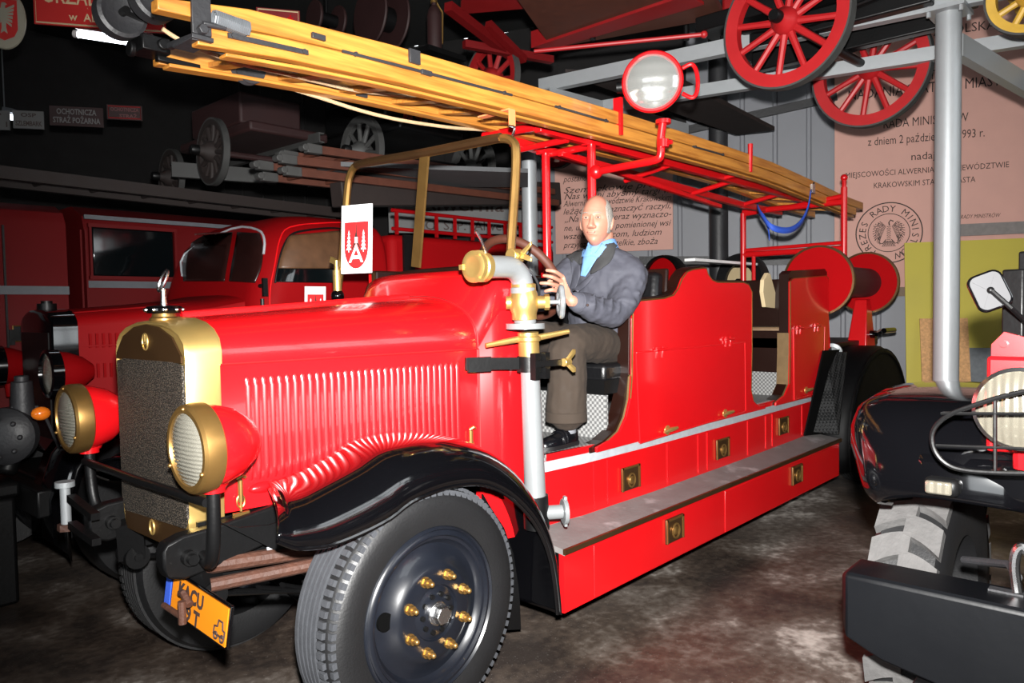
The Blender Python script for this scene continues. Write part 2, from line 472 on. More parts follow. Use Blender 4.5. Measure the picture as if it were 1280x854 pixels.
for i in range(5): b.box((WX0 + (WX1 - WX0) * i / 4, ym, (WZ0 + WZ1) / 2), (.06, .08, WZ1 - WZ0))
for z_ in (WZ0, (WZ0 + WZ1) / 2, WZ1): b.box(((WX0 + WX1) / 2, ym, z_), (WX1 - WX0, .08, .06))
b.build('window_1', M['grey_iron'], kind='structure')
# front wall behind the camera, with the open garage doorway
DY0, DY1, DH = -4.2, -1.6, 2.9
b = MB()
b.box((-7.56, (A2.y + DY0) / 2, (HZ + GZ) / 2), (0.12, DY0 - A2.y, HZ - GZ)); b.box((-7.56, (DY1 + yl) / 2, (HZ + GZ) / 2), (0.12, yl - DY1, HZ - GZ))
b.box((-7.56, (DY0 + DY1) / 2, (HZ + DH) / 2), (0.12, DY1 - DY0, HZ - DH))
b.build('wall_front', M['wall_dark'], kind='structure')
# horizontal wall rail behind the sheets and black band
for nm, p, q, w, h in (('trim_1', wpix(820, 172), wpix(1046, 122), 0.05, 0.09), ('trim_2', wpix(800, 326), wpix(1000, 326), 0.05, 0.10)):
    MB().bar(wp(p[0], p[1], 0.03), wp(q[0], q[1], 0.03), w, h).build(nm, M['grey_iron'], kind='structure')
ua, ub, zl = US, wpix(858, 160)[0], wpix(750, 172)[1]
MB().prism([(ua, zl), (ub, zl), (ub, HZ), (ua, HZ)], lambda a, c, t: wp(a, c, t), .002, .03).build('trim_6', M['wall_dark'], smooth=0, kind='structure')  # near-black panel added so the wall above the deck stays dark
# the roof post by the sheets
t_ = wpix(898, 200, 0.35)
MB().cyl(wp(t_[0], GZ, 0.35), wp(t_[0], HZ, 0.35), 0.105, n=24).build('trim_3', M['grey_iron'], kind='structure')

# ---------------------------------------------------------------- plaques with lettering
def wall_plaque(name, label, cat, u0, u1, z0, z1, off, mat, th=0.03):
    root = thing(name, label, cat, wp((u0 + u1) / 2, z0, off))
    MB().prism([(u0, z0), (u1, z0), (u1, z1), (u0, z1)], lambda a, c, t: wp(a, c, t), off, off + th).build('panel', mat, root, smooth=0)
    return root


p = wpix(1043, 150); q = wpix(1046, 362)
PU0, PZ0 = p[0], q[1]
great = wall_plaque('wall_plaque', 'large pink wall plaque announcing town status, with a round seal, behind the white column', 'plaque', PU0, 5.2, PZ0, 4.75, 0.02, M['pinkwall'])
b = MB(); off = 0.052
UPV = V((0, 0, 1))
def wtext(b, txt, x0, x1, y, hpx, shear=0.0, bold=0.0):
    """lettering whose baseline runs between two pixels columns of the plaque"""
    a = wpix(x0, y[0], off); c = wpix(x1, y[1], off)
    h = abs(wpix((x0 + x1) / 2, (y[0] + y[1]) / 2 - hpx, off)[1] - wpix((x0 + x1) / 2, (y[0] + y[1]) / 2, off)[1])
    z = (a[1] + c[1]) / 2
    b.text(txt, wp((a[0] + c[0]) / 2, z, off), WU, UPV, h / 0.70, width=abs(c[0] - a[0]), shear=shear, bold=bold)
wtext(b, 'RZECZPOSPOLITA POLSKA', 1046, 1244, (54, 42), 11)
wtext(b, 'AKT', 1142, 1170, (102, 99), 12)
wtext(b, 'NADANIA STATUSU MIASTA', 1060, 1262, (126, 105), 13)
wtext(b, 'RADA MINISTRÓW', 1104, 1210, (161, 151), 11)
wtext(b, 'z dniem 2 października 1993 r.', 1085, 1231, (181, 172), 10.5)
wtext(b, 'nadaje', 1139, 1176, (200, 198), 9.5)
wtext(b, 'MIEJSCOWOŚCI ALWERNIA W WOJEWÓDZTWIE', 1057, 1261, (221, 211), 7)
wtext(b, 'KRAKOWSKIM STATUS MIASTA', 1092, 1219, (234, 229), 7)
wtext(b, 'PREZES RADY MINISTRÓW', 1180, 1250, (274, 272), 5, shear=0.3)
b.build('lettering', M['ink'], great, smooth=0)
# round seal
sc = wpix(1111, 291, off); s_r = abs(wpix(1070, 291, off)[0] - wpix(1153, 291, off)[0]) / 2
b = MB()
def ringline(b, c, r, w, n=56):
    b.grid([[wp(c[0] + (r + k * w) * math.cos(2 * PI * i / n), c[1] + (r + k * w) * math.sin(2 * PI * i / n), off) for k in (-0.5, 0.5)] for i in range(n + 1)])
ringline(b, sc, s_r, 0.012); ringline(b, sc, s_r * 0.63, 0.008)
txt = 'PREZES RADY MINISTRÓW * '
for i, ch in enumerate(txt):
    a_ = R(232 - i * 360 / len(txt))
    rr = s_r * 0.70
    ux = WU * math.sin(a_) - UPV * math.cos(a_); uz = WU * math.cos(a_) + UPV * math.sin(a_)
    b.text(ch, wp(sc[0] + rr * math.cos(a_), sc[1] + rr * math.sin(a_), off), ux, uz, s_r * 0.30)
# spread eagle drawn in short strokes
def stroke(b, pts, w):
    pts = [V((p[0], p[1])) for p in pts]
    rows = []
    for i in range(len(pts)):
        d = (pts[min(i + 1, len(pts) - 1)] - pts[max(i - 1, 0)]).normalized(); nn = V((-d.y, d.x)) * w
        rows.append([wp(sc[0] + s_r * (pts[i].x + k * nn.x), sc[1] + s_r * (pts[i].y + k * nn.y), off) for k in (-1, 1)])
    b.grid(rows)
rnd = random.Random(3)
for s in (-1, 1):
    for k in range(13):                                       # wing feathers fanning out and down
        a_ = R(68 - 11 * k); L_ = .50 - .05 * abs(k - 3) / 3
        p0 = (s * (.09 + .012 * k), .20 - .028 * k); p2 = (s * (.09 + L_ * .75 * math.cos(a_) + .06), .08 + L_ * .72 * math.sin(a_) - .02 * k)
        p1 = ((p0[0] + p2[0]) / 2 + s * .03, (p0[1] + p2[1]) / 2 + .05)
        stroke(b, [p0, p1, p2], .0085)
        for j in range(7):
            t = .2 + .75 * rnd.random(); x_ = p0[0] + (p2[0] - p0[0]) * t + s * .02 * rnd.random(); y_ = p0[1] + (p2[1] - p0[1]) * t + .05 * rnd.random()
            stroke(b, [(x_, y_), (x_ + s * .018, y_ - .03)], .007)
for j in range(9):
    stroke(b, [(-.06, .22 - .06 * j), (0, .18 - .06 * j), (.06, .22 - .06 * j)], .009)
stroke(b, [(.02, .24), (0, .34), (.05, .42), (.14, .37)], .020)
for k in range(-4, 5): stroke(b, [(k * .025, -.28), (k * .05, -.46)], .010)
for s in (-1, 1): stroke(b, [(s * .08, -.22), (s * .19, -.36), (s * .28, -.33)], .014)
b.build('seal', M['ink'], great, smooth=0)
# the upper coat of arms, cut by the frame
b = MB(); ec = wpix(1155, -8, off)
for s in (-1, 1):
    for k in range(10):
        x0 = ec[0] + s * (0.04 + 0.035 * k)
        b.grid([[wp(x0 + dx + s * 0.02 * j, ec[1] + 0.22 - 0.055 * j * (1 + 0.08 * k), off) for dx in (-0.006, 0.006)] for j in range(6)])
b.build('emblem', M['ink'], great, smooth=0)
g_ = [wpix(px, 288, .10) for px in (1196, 1420)]
MB().bar(wp(g_[0][0], g_[0][1], .09), wp(g_[1][0], g_[0][1], .09), .03, .125).build('trim_5', material('weathered_grey_board', (.20, .18, .17), .8, var=.3, scale=20), kind='structure')
MB().bar(wp(PU0, PZ0 - 0.04, 0.03), wp(5.2, PZ0 - 0.04, 0.03), 0.06, 0.10).build('trim_4', M['seat_wood'], kind='structure')

p = wpix(695, 228); q = wpix(842, 312)
small = wall_plaque('wall_plaque', 'pink plaque of slanting handwritten text on the wall behind the driver', 'plaque', p[0], q[0], q[1], wpix(770, 185)[1], 0.02, M['pinkwall'])
b = MB()
for txt, x0, x1, y in (('postanowił', 703, 745, 227), ('Szembekowie prosili', 703, 836, 238), ('Nas winni abyśmy targi w', 704, 838, 246), ('Alwerni w województwie Krakowskim', 704, 839, 255),
                       ('leżącej wsi naznaczyć raczyli,', 704, 838, 265), ('„Na co i my teraz wyznaczo-', 705, 839, 275),
                       ('ne, ustalone do pomienionej wsi', 704, 838, 286), ('wszelkim kupcom, ludziom', 704, 826, 297), ('przyjezdnym wszelkie, zboża', 704, 822, 308)):
    wtext(b, txt, x0, x1, (y + 1, y - 2), 7.8, shear=0.35, bold=0.0)
b.build('lettering', M['ink'], small, smooth=0)

# yellow board, osb and galvanised sheet leaning on the rear wall
def leaning(name, label, cat, x0, x1, ytop, ybot, base_off, top_off, mat, th=0.02):
    u0 = wpix(x0, (ytop + ybot) / 2, (base_off + top_off) / 2)[0]; u1 = wpix(x1, (ytop + ybot) / 2, (base_off + top_off) / 2)[0]; zt = wpix((x0 + x1) / 2, ytop, top_off)[1]
    fn = lambda a, c, t: wp(a, c, base_off + (top_off - base_off) * c / zt + t)
    o = MB().prism([(u0, GZ), (u1, GZ), (u1, zt), (u0, zt)], fn, 0, th).build(name, mat, smooth=0)
    return tag(o, label, cat)
leaning('yellow_panel', 'large yellow board leaning on the wall below the pink plaque', 'board', 1132, 1420, 298, 500, 0.34, 0.085, M['yellow'])
leaning('chipboard', 'narrow tan chipboard sheet standing behind the white column', 'board', 1152, 1213, 398, 500, 0.55, 0.25, M['osb'])
leaning('metal_sheet', 'grey galvanised sheet leaning on the yellow board beside the chipboard', 'sheet', 1207, 1268, 430, 500, 0.48, 0.23, M['galv'], 0.008)
# ================================================================ the open red fire engine (faces -X, its near side is -Y)
GZ = -0.14
truck = thing('fire_engine', 'open-topped vintage red fire engine with brass radiator, driver seated inside and ladder overhead', 'fire engine', (1.8, 0, GZ))
YB = [(0.5, .43), (0.65, .47), (0.85, .51), (1.1, .535), (1.7, .55), (2.7, .55), (4.05, .53)]
yb = lambda x: lerp_table(YB, x)


def make_wheel(parent, cx, yface, cz, side, r=0.44, w=0.21, front=True, tdark=False):
    """side = -1: outer face towards -Y"""
    ax = V((0, side, 0)); o = V((cx, yface, cz)); k = r / 0.44
    b = MB()
    b.lathe([(.292 * k, -.012), (.300 * k, .004), (.335 * k, .012), (.375 * k, .012), (.405 * k, .004), (.422 * k, -.014), (.430 * k, -.03),
             (.430 * k, -w + .03), (.415 * k, -w), (.36 * k, -w - .01), (.29 * k, -w + .01)], o, ax, n=72, closed=True)
    tyre = b.build('wheel', M['rubber'], parent)
    # tread ribs with grooves between, and shoulder blocks
    b = MB(); n = 5; t0, t1 = -.062, -w + .03
    for i in range(n):
        a = t0 + (t1 - t0) * i / n; c = t0 + (t1 - t0) * (i + 1) / n; g = .004
        b.lathe([(.426 * k, a - g), (r, a - g), (r, c + g), (.426 * k, c + g)], o, ax, n=72, closed=True)
    x, y, d = frame_of(ax)
    nb = 84
    for i in range(nb):
        t = 2 * PI * (i + .5) / nb; rad = x * math.cos(t) + y * math.sin(t); tan = -x * math.sin(t) + y * math.cos(t)
        m = Matrix((rad, tan, d)).transposed()
        b.box(o + rad * (.4305 * k) + d * (-.040), (.020, 2 * PI * r / nb * .62, .030), m)
        b.box(o + rad * (.413 * k) + d * (-.008), (.020, 2 * PI * r / nb * .62, .022), m)
    b.build('tread', M['tread_dark'] if tdark else M['tread'], tyre)
    # pressed steel disc
    b = MB()
    b.lathe([(.300 * k, -.016), (.298 * k, .006), (.290 * k, .012), (.284 * k, .004), (.276 * k, .010), (.268 * k, .010), (.262 * k, -.002), (.252 * k, -.004), (.245 * k, -.018),
             (.235 * k, -.026), (.215 * k, -.022), (.175 * k, .004), (.165 * k, .014), (.150 * k, .018), (.110 * k, .020), (.098 * k, .020), (.094 * k, .010),
             (.088 * k, .010), (.080 * k, .016), (.055 * k, .020), (.0, .022)], o, ax, n=72)
    disc = b.build('disc', M['disc_black'], tyre, smooth=50)
    for i in range(8 if front else 6):
        t = 2 * PI * (i + .5) / 8; rad = x * math.cos(t) + y * math.sin(t)
        c = o + rad * (.134 * k) + d * .018
        b = MB(); b.cyl(c, c + d * .008, .019, n=16); b.cyl(c + d * .008, c + d * .026, .0165, n=6); b.cyl(c + d * .026, c + d * .040, .010, n=12); b.ball(c + d * .040, .010, 10)
        b.build('lug_nut', M['brass_old'], tyre)
    for i in range(10 if front and side < 0 else 0):
        t = 2 * PI * i / 10; rad = x * math.cos(t) + y * math.sin(t); c = o + rad * (.066 * k) + d * .016
        MB().cyl(c, c + d * .012, .009, n=8).build('hub_bolt', M['black_rough'], tyre)
    b = MB(); b.cyl(o + d * .018, o + d * .032, .042, n=24); b.cyl(o + d * .032, o + d * .062, .036, .033, n=6)
    b.build('hub_nut', M['steel'] if front else M['black_rough'], tyre, bevel=.003)
    # hand hole: a black disc painted for the shade inside
    rad = (V((-1, 0, .12))).normalized(); c = o + rad * (.205 * k)
    b = MB(); nn = (d * 1.0 - rad * -.45).normalized() if side < 0 else d
    b.cyl(c + d * -.016, c + d * -.004, .031, n=24)
    b.build('hand_hole', M['matte_black'], tyre)
    return tyre


HX, HZc = -.012, .30
make_wheel(truck, HX, -.695, HZc, -1)
make_wheel(truck, HX - .10, .695, HZc, 1, tdark=True)
make_wheel(truck, 4.9, -.715, HZc, -1, front=False, tdark=True)
make_wheel(truck, 4.9, .715, HZc, 1, front=False, tdark=True)

# ---- chassis, springs, axle
b = MB()
for s in (-1, 1):
    y = .31 * s
    b.loft([[(X, y + dy, z) for dy, z in ((-.03, z0), (.03, z0), (.03, z1), (-.03, z1))] for X, z0, z1 in ((-.785, .585, .63), (-.77, .545, .655), (-.72, .53, .67), (-.62, .54, .675), (-.4, .58, .70), (.4, .50, .66), (4.9, .40, .56))])
b.box((-.55, 0, .60), (.06, .48, .08)); b.box((2.0, 0, .48), (.08, .48, .12))
b.build('chassis_frame', M['black_rough'], truck, bevel=.008)
for s in (-1, 1):
    b = MB(); b.cyl((-.71, .31 * s - .055, .60), (-.71, .31 * s + .055, .60), .024, n=16)
    b.cyl((-.71, .31 * s - .075, .60), (-.71, .31 * s - .03, .60), .017, n=12)
    b.build('tow_eye', M['black_rough'], truck)
    b = MB()
    for k in range(5):
        L = .62 - .09 * k
        b.tube([(HX + L * q, .30 * s, .345 + .105 * q * q - .016 * k) for q in (-1, -.5, 0, .5, 1)], .022, n=6, flat=.4)
    b.box((HX, .30 * s, .33), (.07, .075, .12))
    b.cyl((HX - .62, .30 * s - .05, .455), (HX - .62, .30 * s + .05, .455), .045, n=18); b.cyl((HX - .62, .30 * s - .06, .455), (HX - .62, .30 * s + .06, .455), .015, n=10)
    b.bar((HX - .62, .30 * s, .455), (HX - .64, .26 * s, .60), .09, .08)
    b.build('leaf_spring', M['black_rough'], truck)
b = MB(); b.bar((HX, -.62, .30), (HX, .62, .30), .07, .08, up=(0, 0, 1)); b.build('axle', M['black_rough'], truck, bevel=.01)
b = MB(); b.tube([(-.66, -.30, .545), (-.3, -.40, .53), (.1, -.50, .50)], .026); b.tube([(-.64, -.34, .49), (-.3, -.46, .50), (.1, -.54, .48)], .022)
b.tube([(-.73, -.33, .49), (-.74, -.37, .50), (-.74, -.41, .475)], .012); b.tube([(-.76, -.40, .49), (-.76, -.40, .42)], .012); b.tube([(-.76, -.40, .44), (-.76, -.27, .445)], .009)
b.build('steering_rod', M['rust'], truck)
for s in (-1, 1): MB().box((-.3, .28 * s, .585), (.7, .012, .20)).build('valance', M['black_rough'], truck)
b = MB(); b.bar((-.45, -.36, .545), (.1, -.42, .57), .006, .05); b.build('splash_plate', M['alu'], truck)

# ---- number plate
pl_o = V((-.70, -.375, .450)); pu = V((0, -1, -.06)).normalized(); pv = V((.12, -.06, 1)).normalized()
pn = pu.cross(pv)
b = MB(); m = Matrix((pu, pv, pn)).transposed(); b.box(pl_o, (.42, .130, .012), m); plate = b.build('number_plate', M['black'], truck, bevel=.004)
b = MB(); b.box(pl_o + pn * .008 + pu * .022, (.36, .114, .004), m); b.build('plate_face', material('amber_plate_yellow', (.55, .17, .004), .5), plate)
b = MB(); b.box(pl_o + pn * .008 - pu * .19, (.035, .114, .004), m); b.build('plate_band', M['blue'], plate)
b = MB(); b.text('KACU', pl_o + pn * .0105 - pu * .03 + pv * .004, pu, pv, .062, bold=.003); b.text('19 T', pl_o + pn * .0105 - pu * .02 - pv * .054, pu, pv, .062, bold=.003)
c = pl_o + pn * .011 + pu * .165 - pv * .025
b.tube([c + pu * q[0] + pv * q[1] for q in ((-.032, -.01), (-.03, .012), (-.012, .015), (-.008, .034), (.016, .034), (.020, .012), (.032, .010), (.032, -.01))], .0032, n=6, closed=True)
for s in (-1, 1): b.tube([c + pu * (.019 * s + .010 * math.cos(t * PI / 6)) + pv * (-.014 + .010 * math.sin(t * PI / 6)) for t in range(12)], .003, n=6, closed=True)
b.build('plate_lettering', M['ink'], plate, smooth=0)

# ---- radiator
RX0, RX1 = -.67, -.555
def rad_outline(w, zb, zs, zt, n=10):
    """half-width w, bottom zb, shoulders zs, crown zt"""
    p = [(-w * .86, zb), (w * .86, zb), (w * .93, zb + .06), (w, zs)]
    for i in range(1, n):
        t = i / n * PI
        p.append((w * math.copysign(abs(math.cos(t)) ** .8, math.cos(t)), zs + (zt - zs) * math.sin(t) ** .85))
    return p + [(-w, zs), (-w * .93, zb + .06)]
ro = rad_outline(.285, .575, 1.225, 1.335)
b = MB(); b.loft([[(X, y * k, (z - .95) * k + .95) for y, z in ro] for X, k in ((RX0 + .008, .965), (RX0, .985), (RX0, .995), (RX0 + .012, 1.01), (RX1 - .01, 1.045), (RX1, 1.045))])
b.build('radiator_shell', M['brass'], truck, smooth=40)
b = MB(); b.prism([(-.245, .665), (.235, .645), (.262, .70), (.262, 1.195), (.20, 1.205), (-.20, 1.205), (-.268, 1.195), (-.268, .70)], lambda y, z, t: (t, y, z), RX0 - .006, RX0 + .002)
b.build('radiator_core', M['grille'], truck, smooth=0)
b = MB(); b.prism([(-.262, 1.203), (.268, 1.203), (.265, 1.225), (.20, 1.285), (.10, 1.318), (0, 1.328), (-.10, 1.318), (-.20, 1.285), (-.262, 1.225)], lambda y, z, t: (t, y, z), RX0 - .005, RX0 + .002)
b.build('radiator_header', M['bronze'], truck, smooth=0)
b = MB(); b.prism([(-.235, .58), (.235, .58), (.252, .66), (-.252, .66)], lambda y, z, t: (t, y, z), RX0 - .004, RX0 + .002)
b.build('radiator_foot', M['bronze'], truck, smooth=0)
b = MB(); b.tube([(RX0 - .008, .022 * math.cos(t * PI / 10), 1.268 + .028 * math.sin(t * PI / 10)) for t in range(20)], .003, n=6, closed=True)
for t in (90, 210, 330): b.bar((RX0 - .009, 0, 1.268), (RX0 - .009, .020 * math.cos(R(t)), 1.268 + .026 * math.sin(R(t))), .005, .004, up=(1, 0, 0))
b.build('emblem', M['brass'], truck)
b = MB(); b.tube([(RX0 - .008, .018 * math.cos(t * PI / 8), .625 + .025 * math.sin(t * PI / 8)) for t in range(16)], .004, n=6, closed=True); b.build('starter_ring', M['brass'], truck)
cc = V((-.61, 0, 1.335))
b = MB(); b.lathe([(0, 0), (.048, 0), (.048, .012), (.040, .018), (.038, .030), (.0, .032)], cc, (0, 0, 1), 28); cap = b.build('filler_cap', M['brass_old'], truck)
b = MB(); b.lathe([(.0, .03), (.055, .03), (.062, .038), (.062, .046), (.055, .054), (.02, .058), (0, .058)], cc, (0, 0, 1), 28)
b.build('cap_ring', M['black'], cap)
b = MB()
for i in range(10): b.ball(cc + V((.061 * math.cos(i * PI / 5), .061 * math.sin(i * PI / 5), .042)), .0075, 8)
b.cyl(cc + V((0, 0, .055)), cc + V((0, 0, .115)), .011, .008, n=12)
q = cc + V((0, 0, .143))
b.tube([q + V((.010 * math.sin(t * PI / 10), .022 * math.cos(t * PI / 10) - .012 * math.sin(t * PI / 10), .036 * math.sin(t * PI / 10))) for t in range(20)], .0048, n=6, closed=True)
b.build('mascot', M['steel'], cap)

# ---- hood with louvres
def hood_w(x): return .297 + (.43 - .297) * (x + .565) / 1.065
def hood_top(x): return 1.352 + (1.418 - 1.352) * (x + .565) / 1.065
def section(x, w, zlow, zs, zt, ex=.80, n=11):
    p = [(w, zlow), (w, zs - .012), (w - .006, zs - .006), (w - .004, zs + .006)]
    for i in range(1, n + 1):
        t = i / n * PI / 2
        p.append(((w - .004) * math.cos(t) ** ex, zs + .006 + (zt - zs - .006) * math.sin(t) ** ex))
    return [V((x, -y, z)) for y, z in p] + [V((x, y, z)) for y, z in p[-2::-1]]
b = MB()
sts = [-.562 + i * (1.062 / 8) for i in range(9)]
b.loft([section(x, hood_w(x), .70, 1.20, hood_top(x)) for x in sts], closed=False)
nl = 32; lx0, lx1 = -.472, .40
for i in range(nl):
    x = lx0 + (lx1 - lx0) * i / (nl - 1)
    for s in (-1, 1):
        y = s * hood_w(x); w = .0115
        prof = [(-w, 0), (-w * .5, .007), (w * .35, .0095), (w, .0015), (w, 0)]
        def ring(z, k): return [V((x + q[0], y + s * (q[1] * k - .003), z)) for q in prof]
        b.loft([ring(.79, .15), ring(.805, .85), ring(.84, 1), ring(1.115, 1), ring(1.135, .9), ring(1.147, .2)])
hood = b.build('hood', M['red'], truck, smooth=50)
b = MB(); b.bar((-.55, 0, 1.357), (.49, 0, 1.422), .022, .010); b.tube([(-.55, 0, 1.362), (.49, 0, 1.428)], .008)
b.build('hood_hinge', M['red_in'], hood)
# the small raised plate on top and the dent cover low on the side
b = MB(); hp = at(449, 386, 'y', .02)
for d0, d1 in (((-.07, -.05), (.07, -.05)), ((.07, -.05), (.07, .03)), ((-.07, -.05), (-.07, .03))):
    p0, p1 = hp + V((d0[0], d0[1], .010)), hp + V((d1[0], d1[1], .010)); b.bar(p0, p1, .012, .006)
b.ball((-.43, -.31, .765), (.055, .022, .02), 16)
b.build('hood_fitting', M['red'], hood)
b = MB(); b.tube([(x, -hood_w(x) - .002, 1.193) for x in sts], .0032, n=6); b.build('belt_seam', M['red_old'], hood)
b = MB(); b.tube([V((.506, p.y * 1.006, p.z * 1.002)) for p in section(.506, .432, .70, 1.20, 1.421)], .0035, n=6); b.build('hood_seam', M['red_old'], hood)
def catch(x, z, h):
    b = MB(); y = -hood_w(x) - .012
    b.tube([(x + .012, y - .012, z + h + .01), (x, y - .015, z + h + .016), (x - .012, y - .004, z + h + .006)], .007)
    b.cyl((x, y, z + h), (x, y, z + h * .3), .009, n=10); b.cyl((x, y, z + h * .3), (x, y, z), .005, n=8)
    b.tube([(x + .014 * math.cos(t * PI / 6), y, z + h * .32 + .022 * math.sin(t * PI / 6)) for t in range(12)], .003, n=6, closed=True)
    b.box((x, y, z - .012), (.055, .012, .018))
    b.build('hood_catch', M['brass_old'], hood)
catch(-.515, .70, .105); catch(.45, .765, .09)

# ---- cowl
b = MB()
b.loft([section(.50, .43, .60, 1.20, 1.418), section(.515, .437, .58, 1.22, 1.435), section(.56, .458, .56, 1.30, 1.50, .6), section(.60, .475, .54, 1.36, 1.535, .45), section(.72, .492, .52, 1.37, 1.54, .42), section(.74, .488, .52, 1.37, 1.52, .42)], closed=False)
cowl = b.build('cowl', M['red'], truck, smooth=50)
b = MB(); b.tube([p + V((0, 0, .004)) for p in section(.735, .492, .52, 1.37, 1.545, .42)[2:-2]], .016, n=8)
b.build('cowl_edge', M['dark'], cowl)
b = MB(); b.prism([(-.48, .5), (.48, .5), (.48, 1.35), (.40, 1.50), (-.40, 1.50), (-.48, 1.35)], lambda y, z, t: (t, y, z), .66, .70); b.build('dashboard', M['dark'], cowl, smooth=0)

# ---- windshield frame of brass tube
xw = .60
top = [at(421, 372, 'x', xw), at(427, 325, 'x', xw), at(434, 240, 'x', xw), at(438, 218, 'x', xw), at(446, 207, 'x', xw), at(470, 202, 'x', xw), at(530, 192, 'x', xw), at(600, 178, 'x', xw), at(627, 173, 'x', xw), at(641, 177, 'x', xw), at(645, 190, 'x', xw), at(644, 230, 'x', xw), at(640, 290, 'x', xw), at(637, 345, 'x', xw)]
b = MB(); b.tube(smooth_path(top, 4), .019, n=8); wf = b.build('windshield_frame', M['brass_old'], truck)
b = MB(); b.tube([p + V((-.004, 0, .003)) for p in smooth_path(top[4:9], 4)], .0205, n=8); b.build('frame_top', M['bronze'], wf)
b = MB(); b.bar(at(531, 193, 'x', xw), at(520, 334, 'x', xw), .012, .058, up=(0, 1, 0)); b.build('centre_post', M['brass_old'], wf)
b = MB(); q0, q1 = at(421, 338, 'x', xw - .03), at(422, 364, 'x', xw - .03); b.cyl(q0, q1, .022, n=16); b.cyl(q0, q0 + V((0, 0, .05)), .014, n=12); b.bar(q0 + V((0, -.03, .03)), q0 + V((0, .05, .06)), .012, .03); b.build('brass_bracket', M['brass'], wf)
b = MB(); b.ball(at(422, 370, 'x', xw - .03), .035, 16); b.build('black_knob', M['black'], wf)
b = MB(); q = at(644, 320, 'x', xw - .02)
b.cyl(q, q + V((0, 0, -.14)), .020, n=14); b.cyl(q + V((-.03, -.0, -.0)), q + V((.03, 0, 0)), .03, n=14)
for s, dz in ((1, .045), (1, -.02)): b.loft([[q + V((-.0, -.03, 0)) + V((.006 * a_, -.002, .014 * c_)) for a_, c_ in ((-1, -1), (1, -1), (1, 1), (-1, 1))], [q + V((0, -.09, dz)) + V((.005 * a_, 0, .009 * c_)) for a_, c_ in ((-1, -1), (1, -1), (1, 1), (-1, 1))]])
b.build('wing_nut', M['brass'], wf, bevel=.003)

# ---- steering wheel
c = V((1.0, -.235, 1.505)); e1 = V((0, 1, 0)); e2 = V((-.57, 0, .82)); nn = V((.82, 0, .57))
SWC, SWE1, SWE2, SWN = c, e1, e2, nn
b = MB(); b.tube([c + e1 * (.225 * math.cos(t * PI / 24)) + e2 * (.225 * math.sin(t * PI / 24)) for t in range(48)], .021, n=12, closed=True); sw = b.build('steering_wheel', M['old_wood'], truck)
b = MB(); b.cyl(c - nn * .05, c + nn * .0, .035, n=18)
for a_ in (45, 135, 225, 315): b.tube([c - nn * .03, c - nn * .02 + (e1 * math.cos(R(a_)) + e2 * math.sin(R(a_))) * .12, c + (e1 * math.cos(R(a_)) + e2 * math.sin(R(a_))) * .222], .008, n=8)
b.cyl(c - nn * .05, c - nn * .55, .022, n=14)
b.tube([c - nn * .03 + e1 * (.13 * math.cos(t * PI / 16)) + e2 * (.13 * math.sin(t * PI / 16)) for t in range(32)], .006, n=8, closed=True)
b.build('steering_column', M['grey_iron'], sw)

# ---- body sides
def sidefn(a, z, t): return V((a, -yb(a) + t, z))
def pixpoly(pts, y=-.55): return [(lambda q: (q.x, q.z))(at(px, py, 'y', y)) for px, py in pts]
xs = [.5, .58, .65, .75, .85, .97, 1.1, 1.4, 1.7, 2.2, 2.7, 3.2, 3.6, 3.97]
for s in (-1, 1):
    b = MB(); b.shell([[V((x, s * yb(x), z)) for z in (.36, .50, .63, .70)] for x in xs], (0, -s * .02, 0))
    sill = b.build('body_sill', M['red_in'], truck)
    b = MB(); b.shell([[V((x, s * (yb(x) + .004), z)) for z in (.622, .668)] for x in xs], (0, -s * .012, 0)); b.build('sill_strip', M['alu'], sill)
    if s > 0: continue
    for (px, py) in ((788, 597), (902, 560), (980, 532)):
        q = at(px, py, 'y', -.548)
        for dx in (-.30, -.19, .36):
            b = MB(); b.box((q.x + dx, -yb(q.x + dx) - .001, .50), (.006, .008, .22)); b.build('drawer_seam', M['red'], sill)
        b = MB(); b.box((q.x, -yb(q.x) - .005, q.z), (.165, .010, .120)); pt = b.build('ring_pull', M['bronze'], sill, bevel=.003)
        b = MB(); b.tube([(q.x + .03 * math.cos(t * PI / 8), -yb(q.x) - .013, q.z - .012 + .034 * math.sin(t * PI / 8)) for t in range(16)], .005, n=6, closed=True)
        b.ball((q.x, -yb(q.x) - .012, q.z - .012), (.022, .008, .022), 12)
        for dx in (-.076, .076): b.box((q.x + dx, -yb(q.x) - .010, q.z), (.012, .006, .120))
        b.box((q.x, -yb(q.x) - .010, q.z + .055), (.16, .006, .010)); b.build('pull_ring', M['brass_old'], pt)

mid = [(744, 559), (760, 550), (773, 538), (781, 520), (786, 498), (788, 470), (789, 385), (792, 379), (798, 376), (828, 373), (840, 369), (846, 361), (851, 348), (857, 340), (864, 337), (878, 335), (881, 336), (883, 343), (888, 350), (895, 353), (927, 353), (934, 356), (938, 365), (938, 440), (937, 488), (940, 501), (946, 507), (955, 506)]
mp = pixpoly(mid); mp += [(mp[-1][0], .665), (mp[0][0], .665)]
mp = [(x, max(z, .665)) for x, z in mp]
b = MB(); b.prism(mp, lambda a, z, t: V((a, -.55 + t, z)), -.012, .004); side = b.build('side_panel', M['red'], truck, smooth=0, bevel=.004)
b = MB(); lp = [(x, z) for x, z in mp]; b.prism([(x + (-.035 if x < 1.47 else -.012 if x < 1.7 else .012), z + (.014 if z > .8 else 0)) for x, z in lp], lambda a, z, t: V((a, -.55 + t, z)), .005, .072)
b.build('panel_lining', M['dark'], side, smooth=0)
b = MB(); b.tube([V((x, -.560, z)) for x, z in mp[4:-4]], .0045, n=6); b.build('panel_edging', M['brass_old'], side)
